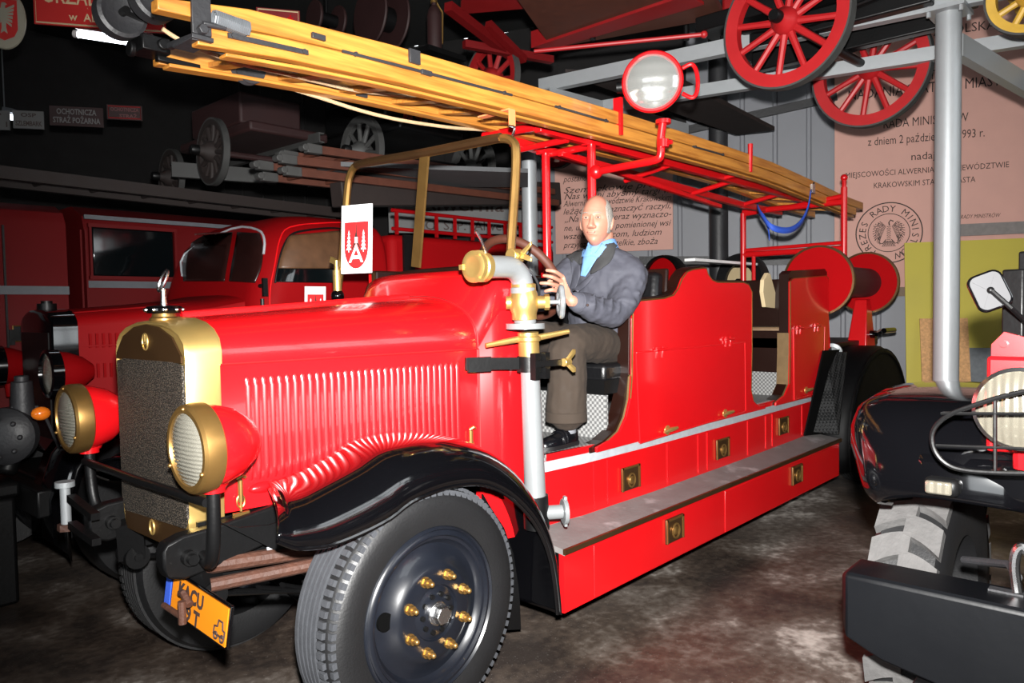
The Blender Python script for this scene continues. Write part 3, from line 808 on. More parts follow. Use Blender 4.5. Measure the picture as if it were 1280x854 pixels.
b = MB(); b.grid([[V((x - .014, y, z - .004)) for y in (-.556, -.474)] for x, z in mp[1:6] + [(mp[6][0] - .0, 1.02)]]); b.build('door_threshold', M['threshold'], side)
def door_on(parent, quad, hinges, handles, y=-.563):
    c4 = [(lambda q: (q.x, q.z))(at(px, py, 'y', y)) for px, py in quad]
    b = MB(); b.prism(c4, lambda a, z, t: V((a, y + t, z)), -.006, .006)
    for i in range(len(c4)):
        p0, p1 = c4[i], c4[(i + 1) % len(c4)]
        b.tube([(p0[0], y - .005, p0[1]), (p1[0], y - .005, p1[1])], .005, n=6)
    d = b.build('locker_door', M['red'], parent, smooth=0, bevel=.002)
    for px, py in hinges:
        q = at(px, py, 'y', y - .012); b = MB()
        for dx in (-.05, .05): b.box(q + V((dx * .6, .004, -.015)), (.035, .010, .06))
        b.cyl(q + V((-.06, 0, .0)), q + V((.06, 0, .0)), .009, n=10); b.build('hinge', M['red'], d, bevel=.002)
    for px, py in handles:
        q = at(px, py, 'y', y - .02); b = MB()
        b.cyl(q + V((0, .02, 0)), q, .013, n=12); b.cyl(q + V((0, .016, 0)), q + V((0, .010, 0)), .026, n=16)
        b.tube([q + V((-.055, 0, -.004)), q + V((-.02, -.006, .004)), q + V((.02, -.006, .004)), q + V((.07, -.008, .006))], [.006, .012, .012, .008], n=10)
        b.build('door_handle', M['brass'], d)
    return d
door_on(side, [(799, 554), (931, 514), (930, 428), (794, 441)], [(827, 437), (912, 424)], [(837, 538), (909, 517)])

rear = [(968, 503), (979, 494), (985, 480), (986, 440), (986, 352), (990, 348), (1031, 345), (1034, 349), (1034, 454), (1019, 492), (1017, 500)]
rp = pixpoly(rear); rp += [(rp[-1][0], .665), (rp[0][0], .665)]; rp = [(x, max(z, .665)) for x, z in rp]
b = MB(); b.prism(rp, lambda a, z, t: V((a, -.55 + t, z)), -.012, .004); rpan = b.build('side_panel', M['red_in'], truck, smooth=0, bevel=.004)
b = MB(); b.prism([(x - (.012 if x < 3.5 else -.01), z + (.055 if z > 1.3 else 0)) for x, z in rp], lambda a, z, t: V((a, -.55 + t, z)), .005, .075); b.build('panel_lining', M['dark'], rpan, smooth=0)
b = MB(); b.tube([V((x, -.560, z)) for x, z in rp[2:8]], .0045, n=6); b.build('panel_edging', M['brass_old'], rpan)
b = MB(); b.grid([[V((x - .015, y, z - .004)) for y in (-.556, -.472)] for x, z in rp[0:4] + [(rp[4][0], 1.16)]]); b.build('door_threshold', M['threshold'], rpan)
door_on(rpan, [(992, 500), (1016, 493), (1029, 456), (1030, 408), (991, 412)], [(1000, 410), (1022, 407)], [(1010, 488)])
# far side lining of the body, black topped
b = MB(); b.box((2.35, .52, 1.11), (3.3, .05, .92)); b.build('body_side', M['dark'], truck, bevel=.01)
b = MB(); b.box((2.35, .553, 1.11), (3.3, .016, .90)); b.build('side_panel', M['red_in'], truck)
# rear cross wall
b = MB(); b.box((3.95, 0, 1.10), (.05, 1.06, .90)); b.build('rear_wall', M['dark'], truck)

# ---- interior: floor, benches
b = MB(); b.box((2.33, 0, .685), (3.22, 1.02, .03)); b.build('cab_floor', M['mat_grey'], truck)
def bench(x0, x1, zs, back, cushion, name, depth=1.0):
    b = MB(); b.box((x0 + .012, 0, (.70 + zs - .14) / 2), (.02, depth, zs - .14 - .70)); st = b.build(name, M['mat_grey'], truck)
    b = MB(); b.box(((x0 + x1) / 2, 0, zs - .10), (x1 - x0 + .02, depth, .07)); b.build('seat_frame', M['black_rough'] if cushion == 'leather' else M['dark'], st)
    b = MB(); b.box(((x0 + x1) / 2 - .01, 0, zs - .03), (x1 - x0 - .01, depth, .09)); b.build('cushion', M[cushion], st, bevel=.02)
    return st
st = bench(1.33, 1.78, 1.06, True, 'leather', 'front_bench')
b = MB(); b.box((1.84, 0.0, 1.30), (.09, 1.0, .50), (0, R(7), 0)); b.build('backrest', M['leather'], st, bevel=.03)
b = MB(); b.box((1.92, 0.0, 1.27), (.03, 1.0, .60), (0, R(5), 0)); b.build('back_panel', M['dark'], st, bevel=.01)
st2 = bench(3.54, 3.92, 1.18, True, 'seat_wood', 'rear_bench')
b = MB(); b.box((3.545, 0, 1.02), (.03, 1.0, .30)); b.build('front_panel', M['dark'], st2)
b = MB(); b.box((3.885, 0, 1.37), (.04, 1.0, .36), (0, R(4), 0)); b.build('backrest', M['dark'], st2, bevel=.01)
q = pixpoly([(957, 384), (954, 365), (955, 350), (960, 341), (963, 342), (968, 360), (975, 386)], -.30)
b = MB(); b.prism(q, lambda a, z, t: V((a, -.30 + t, z)), 0, .03); b.build('arm_board', M['cream'], st2, smooth=0, bevel=.004)

# ---- running board with locker skirt
b = MB()
rbx = [.70, .80, 1.0, 1.4, 2.0, 2.7, 3.4, 4.04]
b.shell([[V((x, -.725 + .0 * x, .345)), V((x, -.60, .362)), V((x, -yb(x) + .01, .378))] for x in rbx], (0, 0, -.025))
rb = b.build('running_board', M['board'], truck)
b = MB(); b.box((2.37, -.728, .337), (3.35, .014, .022)); b.build('board_edging', M['bronze'], rb)
b = MB(); b.box((2.375, -.702, .20), (3.335, .025, .262)); sk = b.build('locker_skirt', M['red_in'], rb)
for x0, x1 in ((.92, 2.10), (2.18, 3.86)):
    b = MB(); b.box(((x0 + x1) / 2, -.7155, .19), (x1 - x0, .006, .235)); b.build('skirt_drawer', M['red_in'], rb, bevel=.002)
for px, py in ((843, 661), (996, 593)):
    q = at(px, py, 'y', -.722); b = MB(); b.box(q, (.17, .012, .125)); b.build('ring_pull', M['bronze'], rb, bevel=.003)
    b = MB(); b.tube([q + V((.032 * math.cos(t * PI / 8), -.011, -.008 + .036 * math.sin(t * PI / 8))) for t in range(16)], .006, n=6, closed=True)
    b.ball(q + V((0, -.008, -.008)), (.022, .008, .022), 12); b.box(q + V((0, -.008, .055)), (.165, .006, .010)); b.box(q + V((-.078, -.008, 0)), (.010, .006, .12)); b.box(q + V((.078, -.008, 0)), (.010, .006, .12))
    b.build('pull_ring', M['brass_old'], rb)
b = MB(); b.box((2.37, 0, .20), (3.3, 1.3, .20)); b.build('underbody', M['black_rough'], truck)
# hose union on the front of the board
q = at(696, 640, 'y', -.66); b = MB()
b.cyl(q + V((-.08, .06, 0)), q + V((.02, -.015, 0)), .030, n=18); b.cyl(q + V((.02, -.015, 0)), q + V((.035, -.026, 0)), .055, n=22); b.box(q + V((.03, -.022, 0)), (.014, .03, .13), (0, 0, R(-37)))
b.build('hose_union', M['pipe'], truck, bevel=.003)

# ---- front fenders
lip = [(347, 676), (362, 682), (377, 685), (413, 681), (450, 667), (487, 648), (513, 628), (546, 613), (575, 606), (605, 606), (634, 619), (660, 643), (678, 672), (689, 705), (695, 746), (697, 768)]
LP = [(lambda q: (q.x, q.z))(at(px, py, 'y', -.72)) for px, py in lip]
rise = [.075, .105, .14, .165, .18, .185, .18, .168, .160, .152, .14, .115, .09, .07, .055, .05]
sec = [(-.72, 0, 0), (-.733, .10, 1), (-.731, .34, 1), (-.71, .62, 1), (-.66, .86, 1), (-.60, .97, 1), (-.53, 1.0, 1), (-.45, .99, 1), (-.37, .95, 1)]
for s in (-1, 1):
    rows = []
    for i, ((X, Z), h) in enumerate(zip(LP, rise)):
        d = V((X - HX, Z - HZc)); d.normalize(); k = max(0, 1 - i / 7.0)
        d = (d * (1 - k) + V((.12, 1)) * k).normalized(); sw_ = .46 * max(0, 1 - i / 9.0)
        rows.append([V((X + d.x * h * f + (y + .72) * sw_, -s * y, Z + d.y * h * f)) for y, f, _ in sec])
    rows = [smooth_path(r, 2) for r in rows]
    cols = [smooth_path([r[i] for r in rows], 3) for i in range(len(rows[0]))]
    b = MB(); b.shell(cols, (0, 0, -.006)) if False else b.grid(cols)
    fd = b.build('front_fender', M['black'], truck, smooth=80)
    mod = fd.modifiers.new('thick', 'SOLIDIFY'); mod.thickness = .008; mod.offset = -1
    b = MB(); b.tube(smooth_path([r[0] for r in rows], 3), .009, n=8); b.build('rolled_edge', M['black'], fd)
    b = MB(); b.prism([(X + (X - HX) * .02, Z) for X, Z in LP] + [(.66, -.04), (.12, .02), (-.35, .50)], lambda a, z, t: V((a, s * (.37 + t), z)), 0, .01); b.build('splash_guard', M['black_rough'], fd, smooth=0)
    b = MB(); b.prism([(.44, .60)] + [(X, Z) for X, Z in LP if X > .45] + [(.66, -.04), (.46, .02)], lambda a, z, t: V((a, s * (.50 + t), z)), 0, .01); b.build('splash_guard', M['black_rough'], fd, smooth=0)

# ---- rear fenders with tread plate steps
for s in (-1, 1):
    c0 = (4.95, .30); pts = []
    for a_ in range(200, -21, -10): pts.append((c0[0] + .82 * math.cos(R(a_)), c0[1] + .70 * math.sin(R(a_))))
    b = MB(); b.grid([[V((x, s * y, z)) for y in (.44, .60)] + [V((x + (c0[0] - x) * .012, s * .70, z)), V((x + (c0[0] - x) * .05, s * .755, z + (c0[1] - z) * .05)), V((x + (c0[0] - x) * .09, s * .765, z + (c0[1] - z) * .09))] for x, z in pts])
    fd = b.build('rear_fender', M['black_satin'], truck, smooth=60); mod = fd.modifiers.new('thick', 'SOLIDIFY'); mod.thickness = .01
    b = MB(); b.prism([(3.98, .36), (4.12, .36), (4.30, .93), (3.98, 1.0)] if False else [(3.72, .40), (4.10, .36), (4.28, .80), (4.45, .99), (4.1, 1.0)], lambda a, z, t: V((a, s * (.57 + t) - (.0), z)), 0, .012)
    b.build('side_plate', M['black_satin'], fd, smooth=0)
    b = MB(); b.prism([(x + (c0[0] - x) * .03, z + (c0[1] - z) * .03) for x, z in pts] + [(5.6, .05), (5.2, -.02), (4.6, -.02), (4.25, .05)], lambda a, z, t: V((a, s * (.742 + t), z)), 0, .012); b.build('fender_skirt', M['black_satin'], fd, smooth=0)
    b = MB(); q = at(1067, 560, 'y', -.76); b.cyl(V((q.x, s * .75, q.z)), V((q.x, s * .775, q.z)), .025, n=12); b.build('skirt_bolt', M['steel'], fd)
    st_ = [at(1012, 540, 'y', -.56), at(1048, 543, 'y', -.72), at(1058, 440, 'y', -.62), at(1033, 440, 'y', -.54)]
    b = MB(); b.loft([[V((p.x, -s * p.y, p.z)) for p in st_], [V((p.x + .02, -s * p.y, p.z)) for p in st_]]); b.build('tread_step', M['tread_plate'], fd, smooth=0)

# ---- headlamps on their bar
for s in (-1, 1):
    q = V((-.75, .505 * s, .968)); ax = V((-1, 0, -.02)).normalized()
    b = MB(); b.lathe([(.0, -.20), (.03, -.195), (.07, -.165), (.105, -.115), (.122, -.06), (.126, -.02), (.126, -.018)], q, ax, 36)
    bs = V((-.70, .505 * s, .83)); b.cyl(bs, bs + V((0, 0, .04)), .035, n=14); b.ball(bs + V((0, 0, .03)), (.05, .035, .03), 12)
    hl = b.build('headlamp', M['red'], truck)
    b = MB(); b.lathe([(.126, -.035), (.132, -.03), (.134, .0), (.130, .022), (.121, .030), (.108, .030), (.106, .024)], q, ax, 40)
    for k in range(3): b.ball(q + V((-.031, .118 * math.cos(R(90 + 120 * k)), .118 * math.sin(R(90 + 120 * k)))), .007, 8)
    b.build('lamp_rim', M['brass_old'], hl)
    b = MB(); b.lathe([(.110, .022), (.09, .030), (.06, .036), (.03, .039), (.0, .040)], q, ax, 40); b.build('lamp_glass', M['lens'], hl)
    b = MB(); b.tube(smooth_path([(-.70, .505 * s, .845), (-.70, .50 * s, .72), (-.695, .475 * s, .63), (-.68, .42 * s, .59), (-.66, .33 * s, .59)], 5), .020, n=12); b.build('lamp_post', M['black_rough'], truck)
b = MB(); b.tube([(-.72, -.50, .80), (-.735, 0, .805), (-.72, .50, .80)], .014, n=12); b.build('lamp_bar', M['black_rough'], truck)
# bumper shackle beyond the far headlamp
q = at(92, 640, 'x', -.80); b = MB(); b.bar(q + V((0, -.22, .02)), q + V((0, .02, .05)), .03, .025); b.bar(q + V((0, -.22, -.07)), q + V((0, .02, -.05)), .03, .025); b.build('tow_bracket', M['black_rough'], truck)
q = at(82, 630, 'x', -.80); b = MB(); b.cyl(q + V((0, 0, .065)), q + V((0, 0, -.085)), .018, n=14); b.cyl(q + V((0, 0, .065)), q + V((0, 0, .085)), .034, n=16); pin = b.build('tow_pin', M['silver'], truck)
b = MB(); b.cyl(q + V((0, 0, -.075)), q + V((0, 0, -.10)), .032, n=6); b.build('pin_nut', M['rust'], pin)

# ---- standpipe with elbow, valve and handwheel on the cowl
Yp = -.60
P0 = V((.665, Yp, .545)); P1 = V((.642, Yp, 1.12)); P2 = V((.612, Yp, 1.31)); P3 = V((.606, Yp, 1.425))
b = MB(); b.cyl(P0, P1, .046, .040, n=28); sp = b.build('standpipe', M['pipe'], truck)
b = MB(); b.cyl(P0 + V((.006, 0, -.12)), P0 + V((0, 0, .02)), .055, n=24); b.build('pipe_socket', M['black_rough'], sp)
b = MB(); b.cyl(P1 + V((0, 0, -.025)), P1 + V((0, 0, .04)), .055, n=20); b.bar(P1 + V((-.26, .12, .02)), P1 + V((0, .0, .01)), .02, .05); b.box(P1 + V((-.215, .085, .016)), (.10, .016, .06), (0, 0, R(-25))); b.box(P1 + V((.04, -.05, .0)), (.03, .03, .11)); b.box(P1 + V((-.03, -.055, .0)), (.03, .03, .11)); b.bar(P1 + V((-.04, -.06, .01)), P1 + V((.16, -.09, .01)), .025, .025)
b.build('pipe_clamp', M['black_rough'], sp)
q = P1 + V((.12, -.10, .01)); b = MB()
for dz in (.045, -.035): b.loft([[q + V((.012 * a_, 0, .008 * c_)) for a_, c_ in ((-1, -1), (1, -1), (1, 1), (-1, 1))], [q + V((.03 + .012 * a_, -.02, dz + .01 * c_)) for a_, c_ in ((-1, -1), (1, -1), (1, 1), (-1, 1))]])
b.cyl(q - V((.02, 0, 0)), q + V((.02, 0, 0)), .018, n=12); b.build('wing_nut', M['brass'], sp, bevel=.002)
b = MB(); b.cyl(P1 + V((-.002, 0, .035)), P1 + V((-.008, 0, .14)), .044, n=24); b.lathe([(.044, 0), (.052, .005), (.052, .02), (.044, .025)], P1 + V((-.006, 0, .10)), (0, 0, 1), 24)
b.build('brass_sleeve', M['brass'], sp)
b = MB()
q = P1 + V((-.008, 0, .115)); d_ = V((.88, -.42, .06)).normalized()
b.tube([q - d_ * .19 + V((0, 0, -.012)), q - d_ * .05, q + d_ * .05, q + d_ * .19 + V((0, 0, .012))], [.010, .014, .014, .010], n=10); b.build('lug_bar', M['brass'], sp)
b = MB(); b.cyl(P2 + V((.006, 0, -.035)), P2 + V((.006, 0, -.012)), .082, n=28); b.cyl(P2 + V((.006, 0, -.012)), P2 + V((0, 0, .03)), .046, n=24); b.build('pipe_collar', M['pipe'], sp)
b = MB(); b.lathe([(.040, -.03), (.052, -.025), (.052, .0), (.058, .015), (.062, .045), (.058, .08), (.052, .095), (.052, .12), (.040, .125)], P2 + V((0, 0, .03)), V((-.03, 0, 1)), 28)
q = P2 + V((0, 0, .075)); d_ = V((.72, -.69, 0)); b.cyl(q, q + d_ * .085, .030, .026, n=18); b.cyl(q + d_ * .085, q + d_ * .105, .033, n=8); b.cyl(q, q - d_ * .075, .028, n=16)
vb = b.build('valve_body', M['brass'], sp)
b = MB(); b.cyl(q + d_ * .10, q + d_ * .16, .009, n=10); hx, hy, hd = frame_of(d_)
hc = q + d_ * .155
b.tube([hc + (hx * math.cos(t * PI / 20) + hy * math.sin(t * PI / 20)) * (.058 + .004 * math.cos(t * PI / 20 * 5)) for t in range(40)], .012, n=10, closed=True)
for k in range(5): b.tube([hc, hc + (hx * math.cos(k * 2 * PI / 5) + hy * math.sin(k * 2 * PI / 5)) * .056], .008, n=8)
b.cyl(hc - d_ * .012, hc + d_ * .014, .016, n=12); b.build('handwheel', M['pipe'], sp)
el = smooth_path([P3 + V((0, 0, .0)), P3 + V((-.002, 0, .035)), P3 + V((-.022, 0, .075)), P3 + V((-.065, 0, .10)), P3 + V((-.12, 0, .104)), P3 + V((-.235, 0, .100))], 6)
b = MB(); b.tube(el, .045, n=20); b.lathe([(.045, 0), (.053, .004), (.053, .03), (.045, .034)], P3 + V((0, 0, -.01)), (0, 0, 1), 24); b.build('elbow', M['pipe'], sp)
q = P3 + V((-.235, 0, .100)); b = MB(); b.lathe([(.0, -.02), (.047, -.02), (.058, -.01), (.060, .02), (.054, .025), (.054, .035), (.062, .04), (.062, .055), (.05, .06), (.035, .058), (.0, .05)], q, (-1, 0, 0), 28)
for k in range(3): b.box(q + V((-.05, .058 * math.cos(k * 2.1), .058 * math.sin(k * 2.1))), (.03, .02, .02))
b.build('coupling', M['brass'], sp)
b = MB(); q2 = q + V((0, -.02, .05)); b.tube([q2, q2 + V((-.03, -.0, .055)), q2 + V((-.055, 0, .085))], .006); b.build('coupling_pin', M['steel'], sp)

# ---- ladder rack of red tube
n0, n1 = at(672, 158, 'y', -.13), at(1017, 252, 'y', -.13); n2 = n0 + (n1 - n0) * 1.25; n2 = V((5.2, -.13, n1.z))
f0, f1 = at(640, 177, 'y', .21), at(927, 256, 'y', .21); f2 = V((5.2, .21, f1.z))
b = MB(); b.bar(n0, n1, .045, .06); b.bar(n1, n2, .045, .06); b.bar(f0, f1, .045, .05); b.bar(f1, f2, .045, .05)
m0, m1 = at(700, 192, 'y', .04), at(900, 258, 'y', .04); b.bar(m0, m1, .035, .03)
rack = b.build('ladder_rack', M['red_in'], truck, bevel=.004)
for pts_, r_ in (([at(605, 170, 'x', n0.x), n0 + V((0, .02, 0))], .022), ([n0 + V((.25, 0, -.03)), V((n0.x + .25, .22, n0.z - .03))], .018), ([V((1.75, -.13, 2.27)), V((1.75, .21, 2.27))], .02), ([V((2.6, -.13, n1.z)), V((2.6, .21, f1.z))], .018), ([V((3.5, -.13, n1.z)), V((3.5, .21, f1.z))], .018), ([V((4.4, -.13, n1.z)), V((4.4, .21, f1.z))], .018)):
    MB().tube(pts_, r_, n=10).build('cross_tube', M['red_in'], rack)
for px, y0, zt in ((683, .21, 2.30), (740, -.13, 2.30)):
    q = at(px, 250, 'x', 1.72); b = MB(); b.cyl((1.72, q.y, 1.54), (1.72, q.y, zt - .01), .025, n=16); b.box((1.72, q.y, zt - .02), (.09, .07, .035)); b.cyl((1.72, q.y, 1.54), (1.72, q.y, 1.57), .04, n=16)
    b.build('rack_post', M['red'], rack)
# outriggers holding the ladder in
b = MB()
g0 = at(690, 178, 'x', 1.72); g1 = at(773, 165, 'x', 1.72); g1.z = 2.36 if False else g1.z
b.tube([V((1.72, -.10, g1.z)), V((1.72, g1.y, g1.z))], .018); b.bar(V((1.72, g1.y, g1.z - .02)), V((1.72, g1.y, at(775, 122, 'x', 1.72).z)), .02, .05, up=(0, 1, 0))
b.build('ladder_stop', M['red_in'], rack)
b = MB(); xr = 3.35; h0 = at(938, 207, 'x', xr); b.tube([V((xr, -.13, n1.z)), V((xr, h0.y, n1.z + .03)), V((xr, h0.y, at(938, 180, 'x', xr).z))], .018)
b.build('ladder_stop', M['red_in'], rack)
# searchlight arm and searchlight
q0 = at(745, 215, 'x', 1.72); q1 = at(826, 199, 'x', 1.72); q2 = at(829, 150, 'x', 1.72)
b = MB(); b.tube(smooth_path([q0 + V((0, .02, 0)), q0 * .5 + q1 * .5, q1 + V((0, .03, 0)), q1 + V((0, 0, .03)), q1 + V((0, 0, .1)), q2], 4), .021, n=12); b.ball(q0, .04, 12); b.cyl(q2 + V((0, 0, -.14)), q2 + V((0, 0, -.10)), .03, n=12); b.cyl(q2 + V((0, 0, -.12)), q2 + V((0, -.05, -.12)), .012, n=8); b.cyl(q2 + V((0, 0, -.02)), q2, .04, n=14)
b.build('lamp_arm', M['red_in'], rack)
sc_ = at(816, 104, 'x', 1.72); ax = V((-.88, -.46, -.06)).normalized()
b = MB(); b.lathe([(.0, -.15), (.05, -.145), (.10, -.12), (.138, -.07), (.152, -.01), (.156, .02), (.158, .035), (.150, .045), (.138, .045), (.136, .03)], sc_, ax, 44)
sx, sy, sd = frame_of(ax); side_ = V((ax.y, -ax.x, 0)).normalized(); side_ = side_ if side_.dot(RIGHT) > 0 else -side_
sl = b.build('searchlight', M['red'], rack)
b = MB(); hc_ = sc_ - ax * .03 + side_ * .15
b.tube(smooth_path([hc_ + V((0, 0, .07)), hc_ + side_ * .05 + V((0, 0, .085)), hc_ + side_ * .075 + V((0, 0, .03)), hc_ + side_ * .075 + V((0, 0, -.05)), hc_ + side_ * .05 + V((0, 0, -.085)), hc_ + V((0, 0, -.06))], 4), .011, n=8); b.build('lamp_handle', M['red'], sl)
b = MB(); b.lathe([(.140, .032), (.11, .052), (.07, .064), (.03, .070), (.0, .071)], sc_, ax, 40); b.build('lamp_glass', M['lens3'], sl)
b = MB(); b.cyl(sc_ - side_ * .15 - ax * .03, sc_ - side_ * .19 - ax * .03, .03, n=14); b.build('pivot', M['black_rough'], sl)
# rear frame
xr = 4.85; pa = at(1055, 280, 'x', xr); pb = at(929, 290, 'x', xr)
b = MB()
for y, zt in ((pa.y, 2.33), (pb.y, 2.20)): b.cyl((xr, y, 1.45), (xr, y, zt), .026, n=14)
b.cyl((xr, pa.y, 2.33), (xr, pa.y, 2.40), .018, n=10); b.ball((xr, pa.y, 2.41), .03, 10)
for zz in (2.19, 1.80): b.tube([(xr, pa.y, zz + .02), (xr, pb.y, zz + .02)], .026, n=10)
b.tube([(xr, pa.y, 2.26), (xr, -.1, 2.22), (xr, pb.y, 2.19)], .02); b.tube([(xr, pa.y, 1.87), (xr, pb.y, 1.86)], .016); b.tube([(xr, pb.y - .1, 1.82), (xr, pb.y - .1, 1.5)], .018)
b.build('rear_frame', M['red_in'], rack)

# ---- hose reel across the tail
ry = -.47; rx0 = at(1023, 352, 'y', ry).x; rx1 = at(1083, 352, 'y', ry).x; rz = 1.54
ax = (1, 0, 0)
b = MB(); b.lathe([(0, -.01), (.265, -.01), (.265, .01), (0, .01)], (rx0, ry, rz), ax, 48, closed=True); reel = b.build('hose_reel', M['red_flat'], truck)
b = MB(); b.lathe([(0, -.01), (.265, -.01), (.265, .01), (0, .01)], (rx1, ry, rz), ax, 48, closed=True); b.build('reel_flange', M['red_flat'], reel)
for x in (rx0, rx1):
    b = MB(); b.lathe([(.262, -.018), (.278, -.018), (.278, .018), (.262, .018)], (x, ry, rz), ax, 48, closed=True); b.build('reel_rim', M['bronze'], reel)
b = MB(); b.cyl((rx0, ry, rz), (rx1, ry, rz), .13, n=32); b.build('reel_drum', material('dark_red_drum', (.05, .004, .006), .6), reel)
b = MB(); b.tube([(rx0 + .12, ry - .0, rz - .1), (rx0 + .12, ry - .02, 1.0)], .03); b.build('reel_post', M['red_in'], reel)
b = MB(); b.loft([[(rx1 - .1 + a_, ry + c_, rz - .15) for a_, c_ in ((-.06, -.05), (.06, -.05), (.06, .05), (-.06, .05))], [(rx1 - .15 + a_, ry + c_, .9) for a_, c_ in ((-.14, -.09), (.14, -.09), (.14, .09), (-.14, .09))]]); b.build('reel_stand', M['red_in'], reel, bevel=.01)
b = MB(); q = at(1095, 418, 'y', ry - .12); b.cyl(q, q + V((.0, .12, 0)), .035, n=12); b.bar(q, q + V((.10, -.02, .03)), .03, .03); b.cyl(q + V((.05, -.05, .03)), q + V((.28, -.07, .03)), .024, n=12); b.build('reel_crank', M['black'], reel)
b = MB(); q = at(1041, 440, 'y', -.5); b.lathe([(0, -.01), (.05, -.01), (.075, .0), (.075, .02), (.05, .03)], q, V((-1, -.2, -.2)), 24); b.build('brass_gauge', M['silver'], truck)
# tail deck
b = MB(); b.box((4.9, 0, 1.0), (1.7, .98, .06)); b.box((4.9, 0, .72), (1.6, .9, .5)); b.build('tail_deck', M['black_rough'], truck, bevel=.01)
# ================================================================ the driver
def bake(o, mods):
    """apply modifiers to a mesh object in place"""
    for kind, kw in mods:
        m = o.modifiers.new(kind.lower(), kind)
        for k, v in kw.items(): setattr(m, k, v)
    dg = bpy.context.evaluated_depsgraph_get(); dg.update()
    me = bpy.data.meshes.new_from_object(o.evaluated_get(dg))
    mats = [m for m in o.data.materials]
    old = o.data; o.modifiers.clear(); o.data = me; bpy.data.meshes.remove(old)
    me.materials.clear()
    for m in mats: me.materials.append(m)
    me.polygons.foreach_set('use_smooth', [True] * len(me.polygons))
    return o


def clouds(name, size, depth=2):
    t = bpy.data.textures.new(name, 'CLOUDS'); t.noise_scale = size; t.noise_depth = depth; return t


def ell(c, rx, ry, n=20, e=1.0, tilt=0):
    return [V(c) + V((rx * math.copysign(abs(math.cos(2 * PI * i / n)) ** e, math.cos(2 * PI * i / n)), ry * math.copysign(abs(math.sin(2 * PI * i / n)) ** e, math.sin(2 * PI * i / n)), tilt * math.cos(2 * PI * i / n))) for i in range(n)]


BY = -.405
man = thing('person', 'older man in slate blue jacket, blue shirt and brown trousers seated at the steering wheel', 'person', (1.5, BY, 1.10))
HC = at(746, 277, 'y', BY)                      # middle of the head
SHN, SHF = V((HC.x + .085, BY - .150, 1.520)), V((HC.x + .03, BY + .19, 1.545))
ELN = at(768, 391, 'y', -.545); WRN = at(715, 376, 'y', -.515)
ELF, WRF = V((1.22, -.11, 1.33)), V((1.05, -.06, 1.47))
HIPN, KNN, ANN = V((1.56, BY + .03, 1.155)), at(704, 428, 'y', -.46) + V((.04, 0, -.02)), at(703, 520, 'y', -.45) + V((.02, 0, 0))
HIPF, KNF, ANF = V((1.56, BY + .17, 1.155)), V((1.06, -.22, 1.20)), V((.98, -.2, .82))
NK = HC + V((.040, .0, -.140))

# --- head in its own axes: f forward, l towards his left, u up
yaw = R(20); f_ = V((-math.cos(yaw), -math.sin(yaw), .02)).normalized(); l_ = V((math.sin(yaw), -math.cos(yaw), -.03)).normalized(); u_ = f_.cross(l_) * -1
if u_.z < 0: u_ = -u_
def H(x, y, z): return HC + (f_ * x + l_ * y + u_ * z) * 1.04
def gs(d, s): return math.exp(-(d * d) / (2 * s * s))
def head_pt(th, ph):
    """th: 0 at the crown .. pi at the bottom, ph: 0 forward"""
    z = math.cos(th); r = math.sin(th); cx, cy = math.cos(ph), math.sin(ph)
    x, y, zz = .096 * r * cx, .076 * r * cy, .126 * z
    if zz < 0:                                    # jaw narrows
        k = -zz / .126
        y *= 1 - .30 * k ** 1.6
        if cx < 0: x *= 1 - .35 * k
        else: x *= 1 - .05 * k
    if zz > .05: x *= 1.02
    if cx > 0:                                    # the face
        fr = cx
        x -= .006 * gs(zz - .0, .05) * fr
        x += .006 * gs(zz - .030, .012) * gs(abs(y) - .028, .022)        # brow
        x -= .010 * gs(zz - .010, .011) * gs(abs(y) - .031, .014)        # eye sockets
        x += .005 * gs(zz + .028, .018) * gs(abs(y) - .040, .016)        # cheeks
        x += .006 * gs(zz + .062, .012) * gs(y, .026)                    # mouth mound
        x -= .005 * gs(zz + .062, .003) * gs(y, .020)                    # mouth line
        x -= .004 * gs(zz + .082, .006) * gs(y, .02)
        x += .012 * gs(zz + .104, .014) * gs(y, .022)                    # chin
    return H(x, y, zz)
b = MB(); nt_, np_ = 64, 72
b.grid([[head_pt(PI * (i + .001) / nt_, 2 * PI * j / np_) for j in range(np_ + 1)] for i in range(nt_ + 1)])
bmesh.ops.remove_doubles(b.bm, verts=list(b.bm.verts), dist=2e-4)
# nose
b.loft([[H(x, s * w, z) for x, s, w in ((x0 - .03, -1, w1), (x0, -1, w0), (x0 + .004, 0, 0), (x0, 1, w0), (x0 - .03, 1, w1))] for z, x0, w0, w1 in ((.020, .092, .006, .016), (.0, .098, .007, .016), (-.015, .107, .008, .016), (-.028, .114, .010, .018), (-.036, .113, .013, .021), (-.042, .104, .012, .019), (-.045, .090, .009, .015))])
for s in (-1, 1):
    b.ball(H(.096, s * .0155, -.036), (.011, .0085, .008), 10)          # nostril wings
    c = H(-.006, s * .076, -.012)
    m = Matrix((f_, l_, u_)).transposed()
    bmesh.ops.create_uvsphere(b.bm, u_segments=18, v_segments=10, radius=1, matrix=Matrix.Translation(c) @ m.to_4x4() @ Euler((R(-10 * s), R(-12), R(22 * s))).to_matrix().to_4x4() @ Matrix.Diagonal((.019, .009, .034, 1)))
b.tube([H(.098, y, -.0575 + .8 * y * y * 4) for y in (-.020, -.01, 0, .01, .020)], [.003, .005, .0055, .005, .003], n=8)
b.tube([H(.097, y, -.0675 + .3 * y * y * 4) for y in (-.018, -.009, 0, .009, .018)], [.003, .005, .006, .005, .003], n=8)
